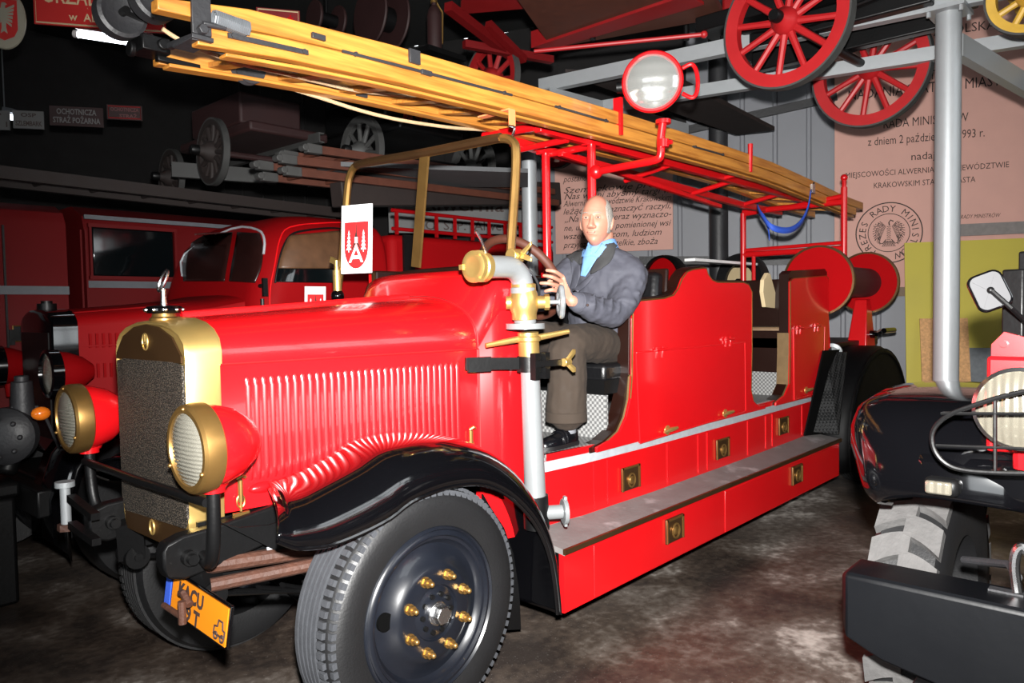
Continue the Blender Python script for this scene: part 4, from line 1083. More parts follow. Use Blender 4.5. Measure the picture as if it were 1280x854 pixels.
# neck, trunk, limbs under the clothes
b.loft([ell(NK + V((.006, 0, .085)), .058, .056), ell(NK + V((.004, 0, .03)), .058, .058), ell(NK + V((.02, 0, -.03)), .066, .075), ell(NK + V((.03, 0, -.07)), .09, .14), ell((1.50, BY + .06, 1.40), .11, .14), ell((1.55, BY + .10, 1.15), .12, .13)])
def limb(b, pts, rr, k=4):
    P = smooth_path(pts, k); n = len(P)
    rad = []
    for i in range(n):
        t = i / (n - 1) * (len(rr) - 1); j = min(int(t), len(rr) - 2); rad.append(rr[j] + (rr[j + 1] - rr[j]) * (t - j))
    b.tube(P, rad, n=14); b.ball(P[0], rr[0], 12); b.ball(P[-1], rr[-1], 12)
limb(b, [SHN, ELN, WRN], [.045, .038, .027]); limb(b, [SHF, ELF, WRF], [.045, .038, .027])
limb(b, [HIPN, KNN.lerp(HIPN, .08), ANN], [.06, .042, .030]); limb(b, [HIPF, KNF, ANF], [.06, .042, .030])
# left hand on the rim: palm, four fingers, thumb
KN = [at(px, py, 'y', yy) for px, py, yy in ((703, 346, -.497), (701, 352, -.500), (700, 358.5, -.502), (701, 365, -.500))]
TP = [at(px, py, 'y', yy) for px, py, yy in ((683.5, 338, -.470), (680, 344.5, -.470), (676, 354, -.473), (682, 364, -.478))]
MD = [at(px, py, 'y', yy) for px, py, yy in ((693, 339.5, -.500), (690, 346.5, -.504), (687, 354.5, -.506), (690, 362.5, -.504))]
pc = (KN[1] + KN[2]) / 2 * .5 + WRN * .5
b.loft([[p + V((dx, dy, dz)) for dx, dy, dz in ((0, -.012, .0), (0, .0, .0), (0, .016, .0))] + [q_ + V((dx, dy, dz)) for dx, dy, dz in ((0, .016, 0), (0, 0, 0), (0, -.012, 0))] for p, q_ in ((KN[0] + V((0, 0, .006)), KN[3] + V((0, 0, -.008))), (pc + V((0, 0, .036)), pc + V((0, 0, -.036))), (WRN + V((-.01, 0, .026)), WRN + V((-.01, 0, -.028))))])
for i in range(4):
    limb(b, [KN[i] + (pc - KN[i]) * .25, KN[i], MD[i], TP[i]], [.0105, .0105, .0095, .0078], 4)
th0 = pc + V((.0, .010, .025)); th1 = at(697, 349, 'y', -.455); th2 = at(686, 352, 'y', -.435)
limb(b, [pc + V((.01, .0, .01)), th0, th1, th2], [.013, .012, .0105, .009], 4)
# the right hand behind the wheel
rp_ = SWC + SWE1 * .19 + SWE2 * .11
limb(b, [WRF, rp_ + V((.03, .0, 0))], [.027, .03], 3)
for k in range(4): limb(b, [rp_ + V((.02, -.03 + .018 * k, .02 - .006 * k)), rp_ + V((-.02, -.03 + .018 * k, .030 - .006 * k)), rp_ + V((-.035, -.03 + .018 * k, .0 - .006 * k))], [.010, .009, .008], 3)
limb(b, [rp_ + V((.02, -.04, 0)), rp_ + V((0, -.055, .01))], [.011, .009], 3)
body = b.build('body', M['skin'], man)
bake(body, [('REMESH', dict(mode='VOXEL', voxel_size=.0032, use_smooth_shade=True)), ('SMOOTH', dict(factor=.5, iterations=3))])
# eyes and brows
for s in (-1, 1):
    b = MB(); b.ball(H(.0785, s * .030, .009), (.012, .012, .0095), 14); e = b.build('eye', material('eye_white', (.45, .38, .34), .3), man)
    b = MB(); b.ball(H(.0885, s * .030 + .001, .009), (.0045, .0052, .0052), 10); b.build('iris', M['ink'], e)
    b = MB()
    for z0, r_ in ((.0165, .0042), (.0025, .0032)): b.tube([H(.0885 - .9 * (t * .012) ** 2 * 12, s * (.030 + t * .012), z0 - (.004 if z0 > .01 else -.003) * t * t) for t in (-1.3, -.7, 0, .7, 1.3)], [r_ * .5, r_, r_, r_, r_ * .5], n=8)
    b.build('eyelid', M['skin'], man)
    b = MB(); b.tube([H(.094 - .004 * abs(t), s * (.030 + t * .016), .030 + .003 * (1 - t * t)) for t in (-1.1, -.5, 0, .5, 1.1)], [.002, .004, .004, .0035, .0015], n=8, flat=.6); b.build('eyebrow', M['hair'], man)
b = MB(); b.tube([H(.1018 - 1.5 * y * y * 6, y, -.0625) for y in (-.021, -.01, 0, .01, .021)], .0016, n=6); b.build('mouth', material('lip_line', (.22, .07, .055), .6), man)
# hair at the sides and back
b = MB(); rows = []
for i in range(22):
    th = R(20 + 98 * i / 21); row = []
    for j in range(41):
        a0 = 55 + 26 * max(0, (th - R(80))) if th > R(60) else 55 + (R(60) - th) * 70
        ph = R(a0 + (360 - 2 * a0) * j / 40)
        p = head_pt(th, ph); d = (p - HC); edge = min(j, 40 - j) / 40
        k = 1.0 + .055 * min(1, edge * 9) * min(1, (i + .3) / 5) * (.6 if i > 18 else 1)
        row.append(HC + d * k)
    rows.append(row)
b.grid(rows); hair = b.build('hair', M['hair'], man, smooth=80)
m_ = hair.modifiers.new('thick', 'SOLIDIFY'); m_.thickness = .012; m_.offset = -1

# --- jacket
b = MB()
b.loft([ell((1.56, BY + .10, 1.10), .150, .165), ell((1.55, BY + .10, 1.20), .148, .165), ell((1.53, BY + .085, 1.32), .146, .165), ell((HC.x + .080, BY + .03, 1.44), .140, .200), ell((HC.x + .065, BY, 1.53), .122, .200), ell((HC.x + .055, BY, 1.585), .098, .140), ell(NK + V((.008, 0, -.015)), .075, .085), ell(NK + V((.006, 0, .02)), .066, .070)])
limb(b, [NK + V((.02, -.05, -.05)), SHN, SHN * .45 + ELN * .55 + V((.015, -.01, 0)), ELN, ELN * .5 + WRN * .5 + V((0, -.008, -.012)), WRN + (ELN - WRN) * .16], [.07, .083, .078, .072, .063, .050])
limb(b, [NK + V((.02, .05, -.05)), SHF, ELF, WRF + (ELF - WRF) * .15], [.07, .08, .066, .048])
# folds of the sleeve and the hem band
for t in (.25, .5, .75):
    c = SHN.lerp(ELN, t); b.tube([c + V((-.06, -.045, .02)), c + V((0, -.085, .0)), c + V((.06, -.05, -.03))], [.006, .014, .006], n=8)
for t in (.12, .3, .5, .7):
    c = ELN.lerp(WRN, t); b.tube([c + V((.01, -.05, .055)), c + V((-.02, -.066, .0)), c + V((-.01, -.04, -.055))], [.006, .013, .006], n=8)
jacket = b.build('jacket', M['jacket'], man)
bake(jacket, [('REMESH', dict(mode='VOXEL', voxel_size=.0075, use_smooth_shade=True)), ('SMOOTH', dict(factor=.5, iterations=4)),
              ('DISPLACE', dict(texture=clouds('folds', .11), strength=.030, mid_level=.5, texture_coords='GLOBAL')), ('DISPLACE', dict(texture=clouds('small_folds', .04), strength=.008, mid_level=.5, texture_coords='GLOBAL'))])
from mathutils.bvhtree import BVHTree
def bvh_of(o): return BVHTree.FromPolygons([v.co.copy() for v in o.data.vertices], [tuple(p.vertices) for p in o.data.polygons])
JB = bvh_of(jacket)
def on_cloth(tree, px, py, lift):
    d = ray(px, py).normalized(); h = tree.ray_cast(CAM, d)
    return (h[0] + h[1] * lift if h[0] is not None else None)
def patch(tree, left, right, n, lift, bulge=0.0, m=8):
    """a cloth panel lying on a garment, between two seen edges"""
    L = smooth_path([V((p[0], p[1], 0)) for p in left], n); Rr = smooth_path([V((p[0], p[1], 0)) for p in right], n)
    k = min(len(L), len(Rr)); rows = []
    last = None
    for i in range(k):
        row = []
        for j in range(m + 1):
            t = j / m; p = L[i].lerp(Rr[i], t)
            q = on_cloth(tree, p.x, p.y, lift + bulge * math.sin(PI * t)) or last
            if q is None: q = at(p.x, p.y, 'y', BY)
            row.append(q); last = q
        rows.append(row)
    return rows
def cloth(name, rows, mat, th, parent):
    b = MB(); b.grid(rows); o = b.build(name, mat, parent, smooth=80)
    m_ = o.modifiers.new('thick', 'SOLIDIFY'); m_.thickness = th; m_.offset = -1
    return o
shirt = cloth('shirt', patch(JB, [(730, 318), (729, 330), (727, 345)], [(764, 290), (748, 322), (733, 346)], 6, .004), M['shirt'], .006, man)
# shirt collar standing around the neck
b = MB(); rows = []
for a_ in range(-150, 151, 15):
    d = V((-math.cos(R(a_)), -math.sin(R(a_)), 0)); drop = .012 * math.cos(R(a_)) ** 2 if abs(a_) < 90 else 0
    c = NK + V((.006, 0, 0))
    rows.append([c + V((d.x * r_, d.y * r_, z_ - drop * 2)) for r_, z_ in ((.060, .052), (.068, .050), (.082, .012), (.094, -.014))])
rows = [r for r in rows]
b.grid(rows); co = b.build('shirt_collar', M['shirt'], shirt, smooth=80); m_ = co.modifiers.new('thick', 'SOLIDIFY'); m_.thickness = .005
for lf, rt in (([(736, 303), (730, 311), (729, 322)], [(740, 312), (741, 318), (735, 321)]), ([(744, 318), (748, 313), (760, 296)], [(746, 325), (754, 317), (764, 302)])):
    cloth('collar_point', patch(JB, lf, rt, 5, .012), M['shirt'], .004, shirt)
# dark collar lapels of the jacket
cloth('jacket_collar', patch(JB, [(765, 293), (752, 315), (741, 334), (739, 343)], [(772, 296), (770, 312), (764, 327), (753, 337)], 6, .010, .006), M['collar'], .008, jacket)
cloth('jacket_collar', patch(JB, [(726, 310), (716, 318), (710, 321), (709, 322)], [(731, 312), (729, 322), (728, 330), (722, 333)], 6, .010, .004), M['collar'], .008, jacket)
cloth('front_placket', patch(JB, [(715, 322), (714, 345), (714, 362)], [(727, 333), (726, 348), (721, 362)], 6, .006, .003), M['jacket'], .006, jacket)
cloth('front_placket', patch(JB, [(738, 346), (729, 354), (717, 364)], [(744, 344), (735, 356), (722, 367)], 6, .006, .003), M['jacket'], .006, jacket)
wd = (WRN - ELN).normalized()
b = MB(); cc_ = WRN + (ELN - WRN) * .16; b.cyl(cc_ - wd * .03, cc_ + wd * .012, .054, .050, n=24); b.build('cuff', M['jacket'], jacket, bevel=.004)
b = MB(); b.ball(cc_ + V((-.005, -.052, -.012)), .007, 10); b.build('cuff_button', M['ink'], jacket)
# --- trousers, shoes, socks
b = MB()
b.loft([ell((1.57, BY + .10, 1.08), .14, .16), ell((1.56, BY + .10, 1.15), .150, .165), ell((1.55, BY + .10, 1.21), .14, .155)])
limb(b, [HIPN, HIPN.lerp(KNN, .5) + V((0, -.008, .012)), KNN, KNN.lerp(ANN, .45) + V((.004, 0, 0)), ANN + V((.01, 0, .02))], [.100, .100, .092, .094, .098])
limb(b, [HIPF, KNF, ANF], [.095, .076, .070])
for t in (.55, .75): 
    c = HIPN.lerp(KNN, t); b.tube([c + V((.04, -.07, .05)), c + V((.02, -.085, .0)), c + V((.0, -.07, -.05))], [.005, .012, .005], n=8)
tr = b.build('trousers', M['trousers'], man)
bake(tr, [('REMESH', dict(mode='VOXEL', voxel_size=.0075, use_smooth_shade=True)), ('SMOOTH', dict(factor=.5, iterations=3)), ('DISPLACE', dict(texture=clouds('folds2', .08), strength=.016, mid_level=.5, texture_coords='GLOBAL'))])
b = MB(); b.cyl(ANN + V((.01, 0, -.03)), ANN + V((.01, 0, .02)), .101, .099, n=26); b.build('trouser_hem', M['trousers'], tr, bevel=.006)
for an in (ANN, ANF):
    b = MB(); b.cyl(an + V((.02, 0, -.085)), an + V((.012, 0, .03)), .040, .042, n=18); b.build('sock', M['sock'], man)
    fl = .705; b = MB(); x0 = an.x + .065
    prof = [(0, .030, .075), (-.03, .037, .080), (-.07, .038, .078), (-.11, .040, .062), (-.16, .044, .050), (-.20, .042, .042), (-.235, .030, .032), (-.25, .012, .022)]
    rings = []
    for dx, w_, h_ in prof:
        rings.append([V((x0 + dx, an.y - .18 * dx * .0 + w_ * math.cos(t * PI / 10), fl + .012 + h_ * max(0, math.sin(t * PI / 10)) ** .7 if math.sin(t * PI / 10) > 0 else fl)) for t in range(20)])
    b.loft(rings); sh = b.build('shoe', M['shoe'], man, smooth=60)
    b = MB(); b.loft([[V((x0 + dx + .0, an.y + s_ * (w_ + .004), z_)) for s_, z_ in ((-1, fl - .003), (1, fl - .003), (1, fl + .016), (-1, fl + .016))] for dx, w_, h_ in prof]); b.build('sole', M['rubber'], sh)
    b = MB(); b.tube([V((x0 - .125, an.y + .045 * math.cos(t * PI / 8), fl + .02 + .052 * math.sin(t * PI / 8))) for t in range(9)], .006, n=8, flat=.6); b.tube([V((x0 - .10, an.y + .043 * math.cos(t * PI / 8), fl + .02 + .062 * math.sin(t * PI / 8))) for t in range(9)], .004, n=8); b.build('shoe_strap', M['shoe'], sh)
# ================================================================ the wooden extension ladder lying on the rack, and what ties it
lad = thing('extension_ladder', 'long varnished wooden extension ladder with iron fittings lying on the rack over the fire engine', 'ladder', (2.5, -.05, 2.28))
ZT = [(-.95, 2.315), (-.77, 2.325), (-.6, 2.345), (-.4, 2.366), (.2, 2.395), (.88, 2.406), (2.0, 2.42), (3.0, 2.42), (3.72, 2.412), (4.5, 2.37), (5.26, 2.32), (6.0, 2.30)]
zt = lambda x: lerp_table(ZT, x)
def rail(x0, x1, y, dz0, dz1, w, name='rail', mat='wood', n=22, round_=False):
    b = MB(); rings = []
    for i in range(n + 1):
        x = x0 + (x1 - x0) * i / n; k = 1.0
        if round_ and i == 0: k = .55
        zc, hh = zt(x) + (dz0 + dz1) / 2, (dz1 - dz0) / 2 * k
        rings.append([V((x, y + a_ * w / 2, zc + c_ * hh)) for a_, c_ in ((-1, -1), (1, -1), (1, 1), (-1, 1))])
    b.loft(rings); return b.build(name, M[mat], lad, bevel=.004)
rail(-.74, 5.80, -.315, -.066, 0, .050, round_=True)
rail(-.62, 5.60, -.318, -.140, -.072, .046)
rail(-.52, 5.6, -.30, -.160, -.148, .05)
rail(-.52, 6.0, .205, -.070, .020, .050)
rail(-.50, 5.8, .165, -.088, -.074, .060)
for i in range(20):
    x = -.3 + i * .30
    b = MB(); b.bar((x, -.30, zt(x) - .115), (x, .20, zt(x) - .045), .06, .022); b.build('rung', M['wood'], lad, bevel=.004)
# iron fittings
def atl(px, py, y): return at(px, py, 'y', y)
for px, py, y, r_ in ((150, 18, .16, .085), (193, -2, .02, .082)):
    c = atl(px, py, y); b = MB(); b.lathe([(0, -.02), (.6 * r_, -.022), (.85 * r_, -.03), (r_, -.025), (r_, .025), (.85 * r_, .03), (.6 * r_, .022), (0, .02)], c, (0, 1, 0), 36); w_ = b.build('wheel', M['grey_iron'], lad)
    b = MB(); b.cyl(c + V((0, -.06, 0)), c + V((0, .06, 0)), .014, n=10); b.bar(c + V((0, -.035, 0)), c + V((.07, -.035, -.012)), .012, .014); b.build('axle_pin', M['black_rough'], w_)
c = atl(310, 84, .16); b = MB(); b.lathe([(0, -.012), (.05, -.014), (.068, -.018), (.060, 0), (.068, .018), (.05, .014), (0, .012)], c, (0, 1, 0), 32); b.build('pulley', M['grey_iron'], lad)
b = MB(); p0, p1 = atl(250, -14, -.350), atl(252, 44, -.350)
b.bar(p0, p1, .012, .058, up=(1, 0, 0)) if False else b.box((p0 + p1) / 2, (.062, .012, (p0 - p1).length))
b.box(p1 + V((0, .06, -.01)), (.07, .14, .014)); b.box(p0 + V((.0, .03, .0)), (.06, .08, .012)); b.bar(p1 + V((-.02, 0, -.01)), atl(212, 58, -.10), .02, .02)
b.cyl(p1 + V((-.005, -.02, .03)), p1 + V((.07, -.02, .035)), .009, n=8); b.cyl(p1 + V((-.005, -.03, .012)), p1 + V((-.005, .0, .012)), .016, n=6)
b.build('bracket', M['grey_iron'], lad, bevel=.002)
p0, p1 = atl(266, 22, -.365), atl(309, 36, -.365)
b = MB(); d = (p1 - p0).normalized(); x_, y_, _ = frame_of(d); L = (p1 - p0).length
b.tube([p0 + d * (L * t / 120) + (x_ * math.cos(t * .9) + y_ * math.sin(t * .9)) * .023 for t in range(121)], .0042, n=6); b.build('spring', M['galv'], lad)
for pa_, pb_, y, h_ in (((262, 55), (372, 84), -.255, .045), ((285, 44), (385, 66), -.347, .016), ((428, 64), (640, 119), -.345, .010), ((694, 133), (760, 152), -.345, .010), ((866, 183), (905, 194), -.345, .010)):
    q0, q1 = atl(*pa_, y), atl(*pb_, y); b = MB(); b.bar(q0, q1, .008, h_)
    for t in (.06, .94): q = q0.lerp(q1, t); b.cyl(q + V((0, -.010, 0)), q + V((0, .0, 0)), .009, n=8)
    b.build('iron_strap', M['grey_iron'], lad)
for px, py, y in ((518, 71, -.346), (398, 46, -.346), (533, 91, -.346)):
    q = atl(px, py, y); b = MB(); b.box(q, (.055, .014, .055 if px == 518 else .02)); b.build('end_plate', M['grey_iron'], lad, bevel=.002)
q = atl(188, 59, .17); b = MB(); b.box(q, (.10, .11, .055)); b.cyl(q + V((-.07, .02, -.015)), q + V((-.05, .02, -.015)), .028, n=12); b.box(q + V((.10, 0, -.035)), (.16, .03, .02)); b.cyl(q + V((.02, -.07, .0)), q + V((.02, .07, 0)), .02, n=10); b.build('claw', M['black_rough'], lad, bevel=.004)
q = atl(452, 115, .175); b = MB(); b.box(q, (.06, .01, .045)); b.build('end_plate', M['grey_iron'], lad)
# hauling ropes
for pts, r_ in (([(203, 36, -.02), (225, 50, -.02), (262, 66, -.04), (300, 80, -.04), (350, 91, 0), (400, 103, .05), (450, 114, .08), (520, 121, .1), (580, 123, .1)], .0075),
                ([(330, 96, .20), (350, 106, .2), (400, 122, .2), (450, 138, .2), (500, 150, .2), (560, 159, .2), (600, 162, .2), (633, 163, .2)], .0085),
                ([(360, 86, -.05), (430, 93, 0), (500, 108, .05), (560, 128, .1), (600, 134, .1), (640, 136, .1)], .006),
                ([(455, 100, .05), (500, 118, .1), (560, 134, .12), (630, 140, .12), (680, 150, .1), (720, 163, .08)], .006)):
    b = MB(); b.tube(smooth_path([atl(*p) for p in pts], 6), r_, n=8); b.build('rope', M['rope'], lad)
q = atl(656, 145, .0); b = MB(); b.tube([q + V((.03 * math.cos(t), 0, .02 * math.sin(t))) for t in [i * PI / 7 for i in range(14)]], .008, n=8, closed=True); b.build('rope_loop', M['rope'], lad)

# orange strap with hook round the ladder, blue strap at the tail
s_ = thing('tie_strap', 'short orange strap with a steel hook tying the ladder to the rack above the windshield', 'strap', at(640, 170, 'y', -.36))
b = MB(); q0, q1 = at(640, 137, 'y', -.355), at(640, 158, 'y', -.355); b.box((q0 + q1) / 2, (.04, .006, (q0 - q1).length)); b.box(q0 + V((0, .10, .0)), (.04, .2, .006)); b.build('webbing', M['orange'], s_)
b = MB(); b.tube(smooth_path([q1 + V((0, 0, .005)), q1 + V((.016, 0, -.01)), q1 + V((.0, 0, -.04)), q1 + V((-.012, 0, -.055)), q1 + V((.0, .005, -.072)), q1 + V((.022, .012, -.062))], 5), .0055, n=8); b.tube([q1 + V((-.02, 0, 0)), q1 + V((.02, 0, 0))], .005); b.build('hook', M['steel'], s_)
def ribbon(pts, w): 
    P = smooth_path(pts, 5); return [[p + V((0, 0, -w / 2)), p + V((0, 0, w / 2))] for p in P]
s_ = thing('tie_strap', 'blue webbing strap slung in a loop under the tail of the ladder', 'strap', at(985, 290, 'y', -.44))
b = MB(); b.grid(ribbon([at(1014, 240, 'y', -.43), at(1010, 262, 'y', -.44), at(1000, 280, 'y', -.45), at(985, 288, 'y', -.45), at(965, 284, 'y', -.4), at(952, 270, 'y', -.3), at(946, 258, 'y', -.2)], .045))
b.grid(ribbon([at(948, 264, 'y', -.2), at(957, 275, 'y', -.25), at(961, 285, 'y', -.25), at(962, 297, 'y', -.25)], .05))
o_ = b.build('webbing', M['blue'], s_, smooth=80); m_ = o_.modifiers.new('thick', 'SOLIDIFY'); m_.thickness = .006
b = MB(); q = at(1016, 236, 'y', -.43); b.box(q, (.05, .02, .07)); b.tube([q, q + V((.02, 0, .05))], .008); b.build('buckle', M['steel'], s_)

# ---- paper signs with the town arms
def arms_sign(label, px, py, w, h, plane, tiltx, cut=1.0, group=None):
    o = at(px, py, *plane)                                # centre
    u = V((.30, -.95, 0)).normalized() if tiltx else V((1, -.02, 0)).normalized()
    v = V((.04, -.0, 1)).normalized(); n = u.cross(v)
    root = thing('sign_card', label, 'sign', o - v * h / 2)
    b = MB(); m = Matrix((u, v, n)).transposed(); b.box(o, (w, h, .006), m); b.build('card', M['white'], root)
    def P(x, y, t=.0042): return o + u * (x * w) + v * (y * h) + n * t
    sh = [(-.39, .25), (.39, .25), (.39, -.12)] + [(.39 * math.cos(R(a_)), -.12 - .31 * math.sin(R(a_))) for a_ in range(10, 180, 12)] + [(-.39, -.12)]
    b = MB(); b.poly([P(*q) for q in sh]); b.build('shield', M['red_ink'], root, smooth=0)
    b = MB()
    for s in (-1, 1):
        for k in range(5):
            y = .10 - .055 * k; ww = .035 + .014 * k
            b.poly([P(s * .24 - ww, y - .035, .0056), P(s * .24 + ww, y - .035, .0056), P(s * .24, y + .035, .0056)])
        b.poly([P(s * .24 - .012, -.19, .0056), P(s * .24 + .012, -.19, .0056), P(s * .24 + .012, -.13, .0056), P(s * .24 - .012, -.13, .0056)])
    for q in ([(-.24, -.34), (-.16, -.34), (.04, -.10), (0, -.06)], [(.24, -.34), (.16, -.34), (-.04, -.10), (0, -.06)], [(-.17, -.29), (.17, -.29), (.14, -.24), (-.14, -.24)], [(-.05, -.06), (.05, -.06), (.05, .03), (-.05, .03)]):
        b.poly([P(x, y, .0058) for x, y in q])
    b.build('white_charges', M['white'], root, smooth=0)
    b = MB(); b.poly([P(-.05, .03, .0058), P(.05, .03, .0058), P(.02, .10, .0058), P(.012, .22, .0058), P(-.012, .22, .0058), P(-.02, .10, .0058)])
    b.poly([P(-.24, -.25, .0056), P(0, -.05, .0056), P(-.0, .0, .0056), P(-.05, -.02, .0056)]); b.poly([P(.24, -.25, .0056), P(.05, -.02, .0056), P(0, .0, .0056), P(0, -.05, .0056)])
    for txt, y, sz in (('w czasach Polski', .41, .032), ('Ochotnicza Straż Pożarna', .365, .042), ('w Alwerni', .32, .028)):
        b.text(txt, P(0, y, .0052), u, v, sz * h, ext=0)
    b.build('card_lettering', M['ink'], root, smooth=0)
arms_sign('white card with red town arms standing at the windshield of the open fire engine', 446, 299, .185, .345, ('x', .56), True)
arms_sign('white card with red town arms on the door of the round-cab fire truck', 394, 378, .15, .20, ('y', 1.475), False)
# white board and reels seen over the body
q0, q1 = at(862, 328, 'y', .50), at(941, 328, 'y', .50)
tag(MB().box((q0 + q1) / 2 + V((0, 0, .0)), (q1.x - q0.x, .10, .025)).build('white_board', M['white'], bevel=.003), 'flat white board lying on the far edge of the fire engine body', 'board')
for lab, px, py, y, r_, m0, m1, kind in (('red hose reel disc with dark rim standing behind the seated driver', 831, 350, 1.2, .245, 'red_flat', 'black_rough', 'hose_reel'), ('dark wheel with cream centre standing beyond the white board', 928, 352, 1.0, .31, 'cream', 'rubber', 'spare_wheel')):
    c = at(px, py, 'y', y); root = thing(kind, lab, 'reel' if kind == 'hose_reel' else 'wheel', (c.x, c.y, GZ))
    b = MB(); b.lathe([(0, -.02), (r_ * (.9 if kind == 'hose_reel' else .62), -.02), (r_ * (.9 if kind == 'hose_reel' else .62), .02), (0, .02)], c, (1, -.2, 0), 40, closed=True); b.build('disc', M[m0], root)
    b = MB(); b.lathe([(r_ * (.88 if kind == 'hose_reel' else .6), -.06), (r_ * .97, -.07), (r_, -.03), (r_, .03), (r_ * .97, .07), (r_ * (.88 if kind == 'hose_reel' else .6), .06)], c, (1, -.2, 0), 40, closed=True); b.build('rim', M[m1], root)
    b = MB()
    for s in (-1, 1): b.bar(c + V((.09 * s, 0, 0)), V((c.x + .09 * s, c.y + .25 * s, GZ)), .05, .05, up=(1, 0, 0)); b.bar(V((c.x + .09 * s, c.y - .3, GZ + .025)), V((c.x + .09 * s, c.y + .3, GZ + .025)), .05, .05)
    b.cyl(c + V((-.12, 0, 0)), c + V((.12, 0, 0)), .03, n=12); b.build('stand', M['black_rough'], root)
# ================================================================ parked fire trucks behind
def rrect(x0, x1, hw, yc, z, r, n=6):
    """rounded rectangle in plan, counter-clockwise"""
    p = []
    for cx, cy, a0 in ((x1 - .06, yc + hw - .06, 0), (x0 + r, yc + hw - r, 90), (x0 + r, yc - hw + r, 180), (x1 - .06, yc - hw + .06, 270)):
        rr = r if a0 in (90, 180) else .06
        for i in range(n + 1):
            a = R(a0 + 90 * i / n); p.append(V((cx + rr * math.cos(a), cy + rr * math.sin(a), z)))
    return p
def simple_wheel(parent, c, r, w, side):
    o = V(c); b = MB(); b.lathe([(.6 * r, 0), (.95 * r, .01), (r, -.03), (r, -w + .03), (.95 * r, -w), (.6 * r, -w + .01)], o, (0, side, 0), 40, closed=True); t = b.build('wheel', M['rubber'], parent)
    b = MB(); b.lathe([(.62 * r, -.01), (.58 * r, .0), (.5 * r, -.03), (.3 * r, .0), (.15 * r, .02), (0, .02)], o, (0, side, 0), 32); b.build('disc', M['black_rough'], t)

YC = 2.24
t2 = thing('fire_truck', 'red round-cab vintage fire truck with black radiator shell parked beside the open fire engine', 'fire truck', (1.2, YC, GZ))
b = MB(); b.loft([[V((x, YC + y, z)) for y, z in rad_outline(hw, .60, 1.30, zt_)] for x, hw, zt_ in ((-.385, .265, 1.385), (-.375, .28, 1.40), (-.25, .29, 1.405))]); b.build('radiator_shell', M['black'], t2)
b = MB(); b.prism([(-.23, .68), (.23, .68), (.24, 1.27), (-.24, 1.27)], lambda y, z, t: V((t, YC + y, z)), -.391, -.383); b.build('radiator_core', M['black_rough'], t2)
b = MB(); b.cyl((-.32, YC, 1.40), (-.32, YC, 1.435), .05, n=16); b.cyl((-.32, YC, 1.435), (-.32, YC, 1.45), .03, n=12); b.build('filler_cap', M['black_rough'], t2)
def sec2(x, hw, z0, zs, zt_): return [V((x, YC + y, z)) for y, z in [(-hw, z0), (-hw, zs)] + [(-hw * math.cos(R(a_)) ** .7, zs + (zt_ - zs) * math.sin(R(a_)) ** .8) for a_ in range(15, 90, 15)] + [(0, zt_)] + [(hw * math.cos(R(a_)) ** .7, zs + (zt_ - zs) * math.sin(R(a_)) ** .8) for a_ in range(75, 0, -15)] + [(hw, zs), (hw, z0)]]
b = MB(); b.loft([sec2(-.255, .29, .85, 1.30, 1.40), sec2(.1, .38, .85, 1.33, 1.425), sec2(.45, .50, .85, 1.37, 1.455), sec2(.66, .60, .85, 1.42, 1.49)], closed=False)
for i in range(9):
    x = -.20 + i * .032; hwx = .29 + (x + .255) * .253
    for z0 in (1.22, 1.05): b.box((x, YC - hwx - .002, z0), (.014, .012, .08))
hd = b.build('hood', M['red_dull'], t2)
b = MB(); b.bar((-.25, YC - .295, 1.19), (.45, YC - .505, 1.20), .008, .008); b.tube([(-.25, YC - .22, 1.378), (.45, YC - .37, 1.43)], .006); b.build('hood_trim', M['red_dull'], hd)
cab_rings = [rrect(.56, 1.62, .70, YC, .78, .12), rrect(.56, 1.62, .74, YC, 1.30, .16), rrect(.60, 1.62, .735, YC, 1.44, .20), rrect(.64, 1.62, .73, YC, 1.60, .22), rrect(.69, 1.62, .715, YC, 1.76, .24), rrect(.76, 1.62, .68, YC, 1.89, .26), rrect(.90, 1.60, .58, YC, 1.985, .25), rrect(1.08, 1.5, .36, YC, 2.03, .16)]
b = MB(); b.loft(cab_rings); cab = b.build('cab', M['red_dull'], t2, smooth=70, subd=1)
dg = bpy.context.evaluated_depsgraph_get(); dg.update(); ev = cab.evaluated_get(dg); me_ = ev.to_mesh()
CB = BVHTree.FromPolygons([v.co.copy() for v in me_.vertices], [tuple(p.vertices) for p in me_.polygons]); ev.to_mesh_clear()
M['pane_brown'] = material('painted_reflection_pane', (.07, .032, .014), .45, var=.45, scale=16, coat=.0)  # brown reflection on the upper door glass put into the colour
M['pane_wine'] = material('dim_cab_pane', (.012, .004, .0035), .25, var=.5, scale=7, spec=.25)
def pane(name, L_, R_, mat, parent, lift=.006): return cloth(name, patch(CB, L_, R_, 4, lift, m=10), mat, .005, parent)
pane('windshield', [(243, 292), (233, 310), (229, 332), (230, 352)], [(291, 291), (288, 310), (284, 332), (281, 352)], M['pane_wine'], cab)
pane('windshield', [(297, 291), (294, 310), (290, 332), (287, 352)], [(325, 292), (329, 308), (327, 334), (319, 354)], M['pane_wine'], cab)
wdw = pane('door_window', [(362, 295), (354, 310), (349, 322), (347, 336)], [(426, 289), (428, 305), (428, 320), (428, 336)], M['pane_brown'], cab)
pane('lower_pane', [(347, 336), (346, 343), (345, 348), (345, 353)], [(428, 336), (427, 343), (425, 348), (424, 354)], M['glass_dark'], cab)  # lower door glass kept dark, below the painted reflection
def line_on(name, pts, r_, mat, parent, lift=.006):
    P = [on_cloth(CB, px, py, lift) for px, py in pts]; P = [p for p in P if p is not None]
    if len(P) < 2: return
    b = MB(); b.tube(smooth_path(P, 3), r_, n=8); b.build(name, mat, parent)
line_on('window_trim', [(229, 345), (232, 318), (242, 296), (258, 288), (290, 287), (322, 288), (331, 300), (330, 318)], .008, M['alu'], cab)
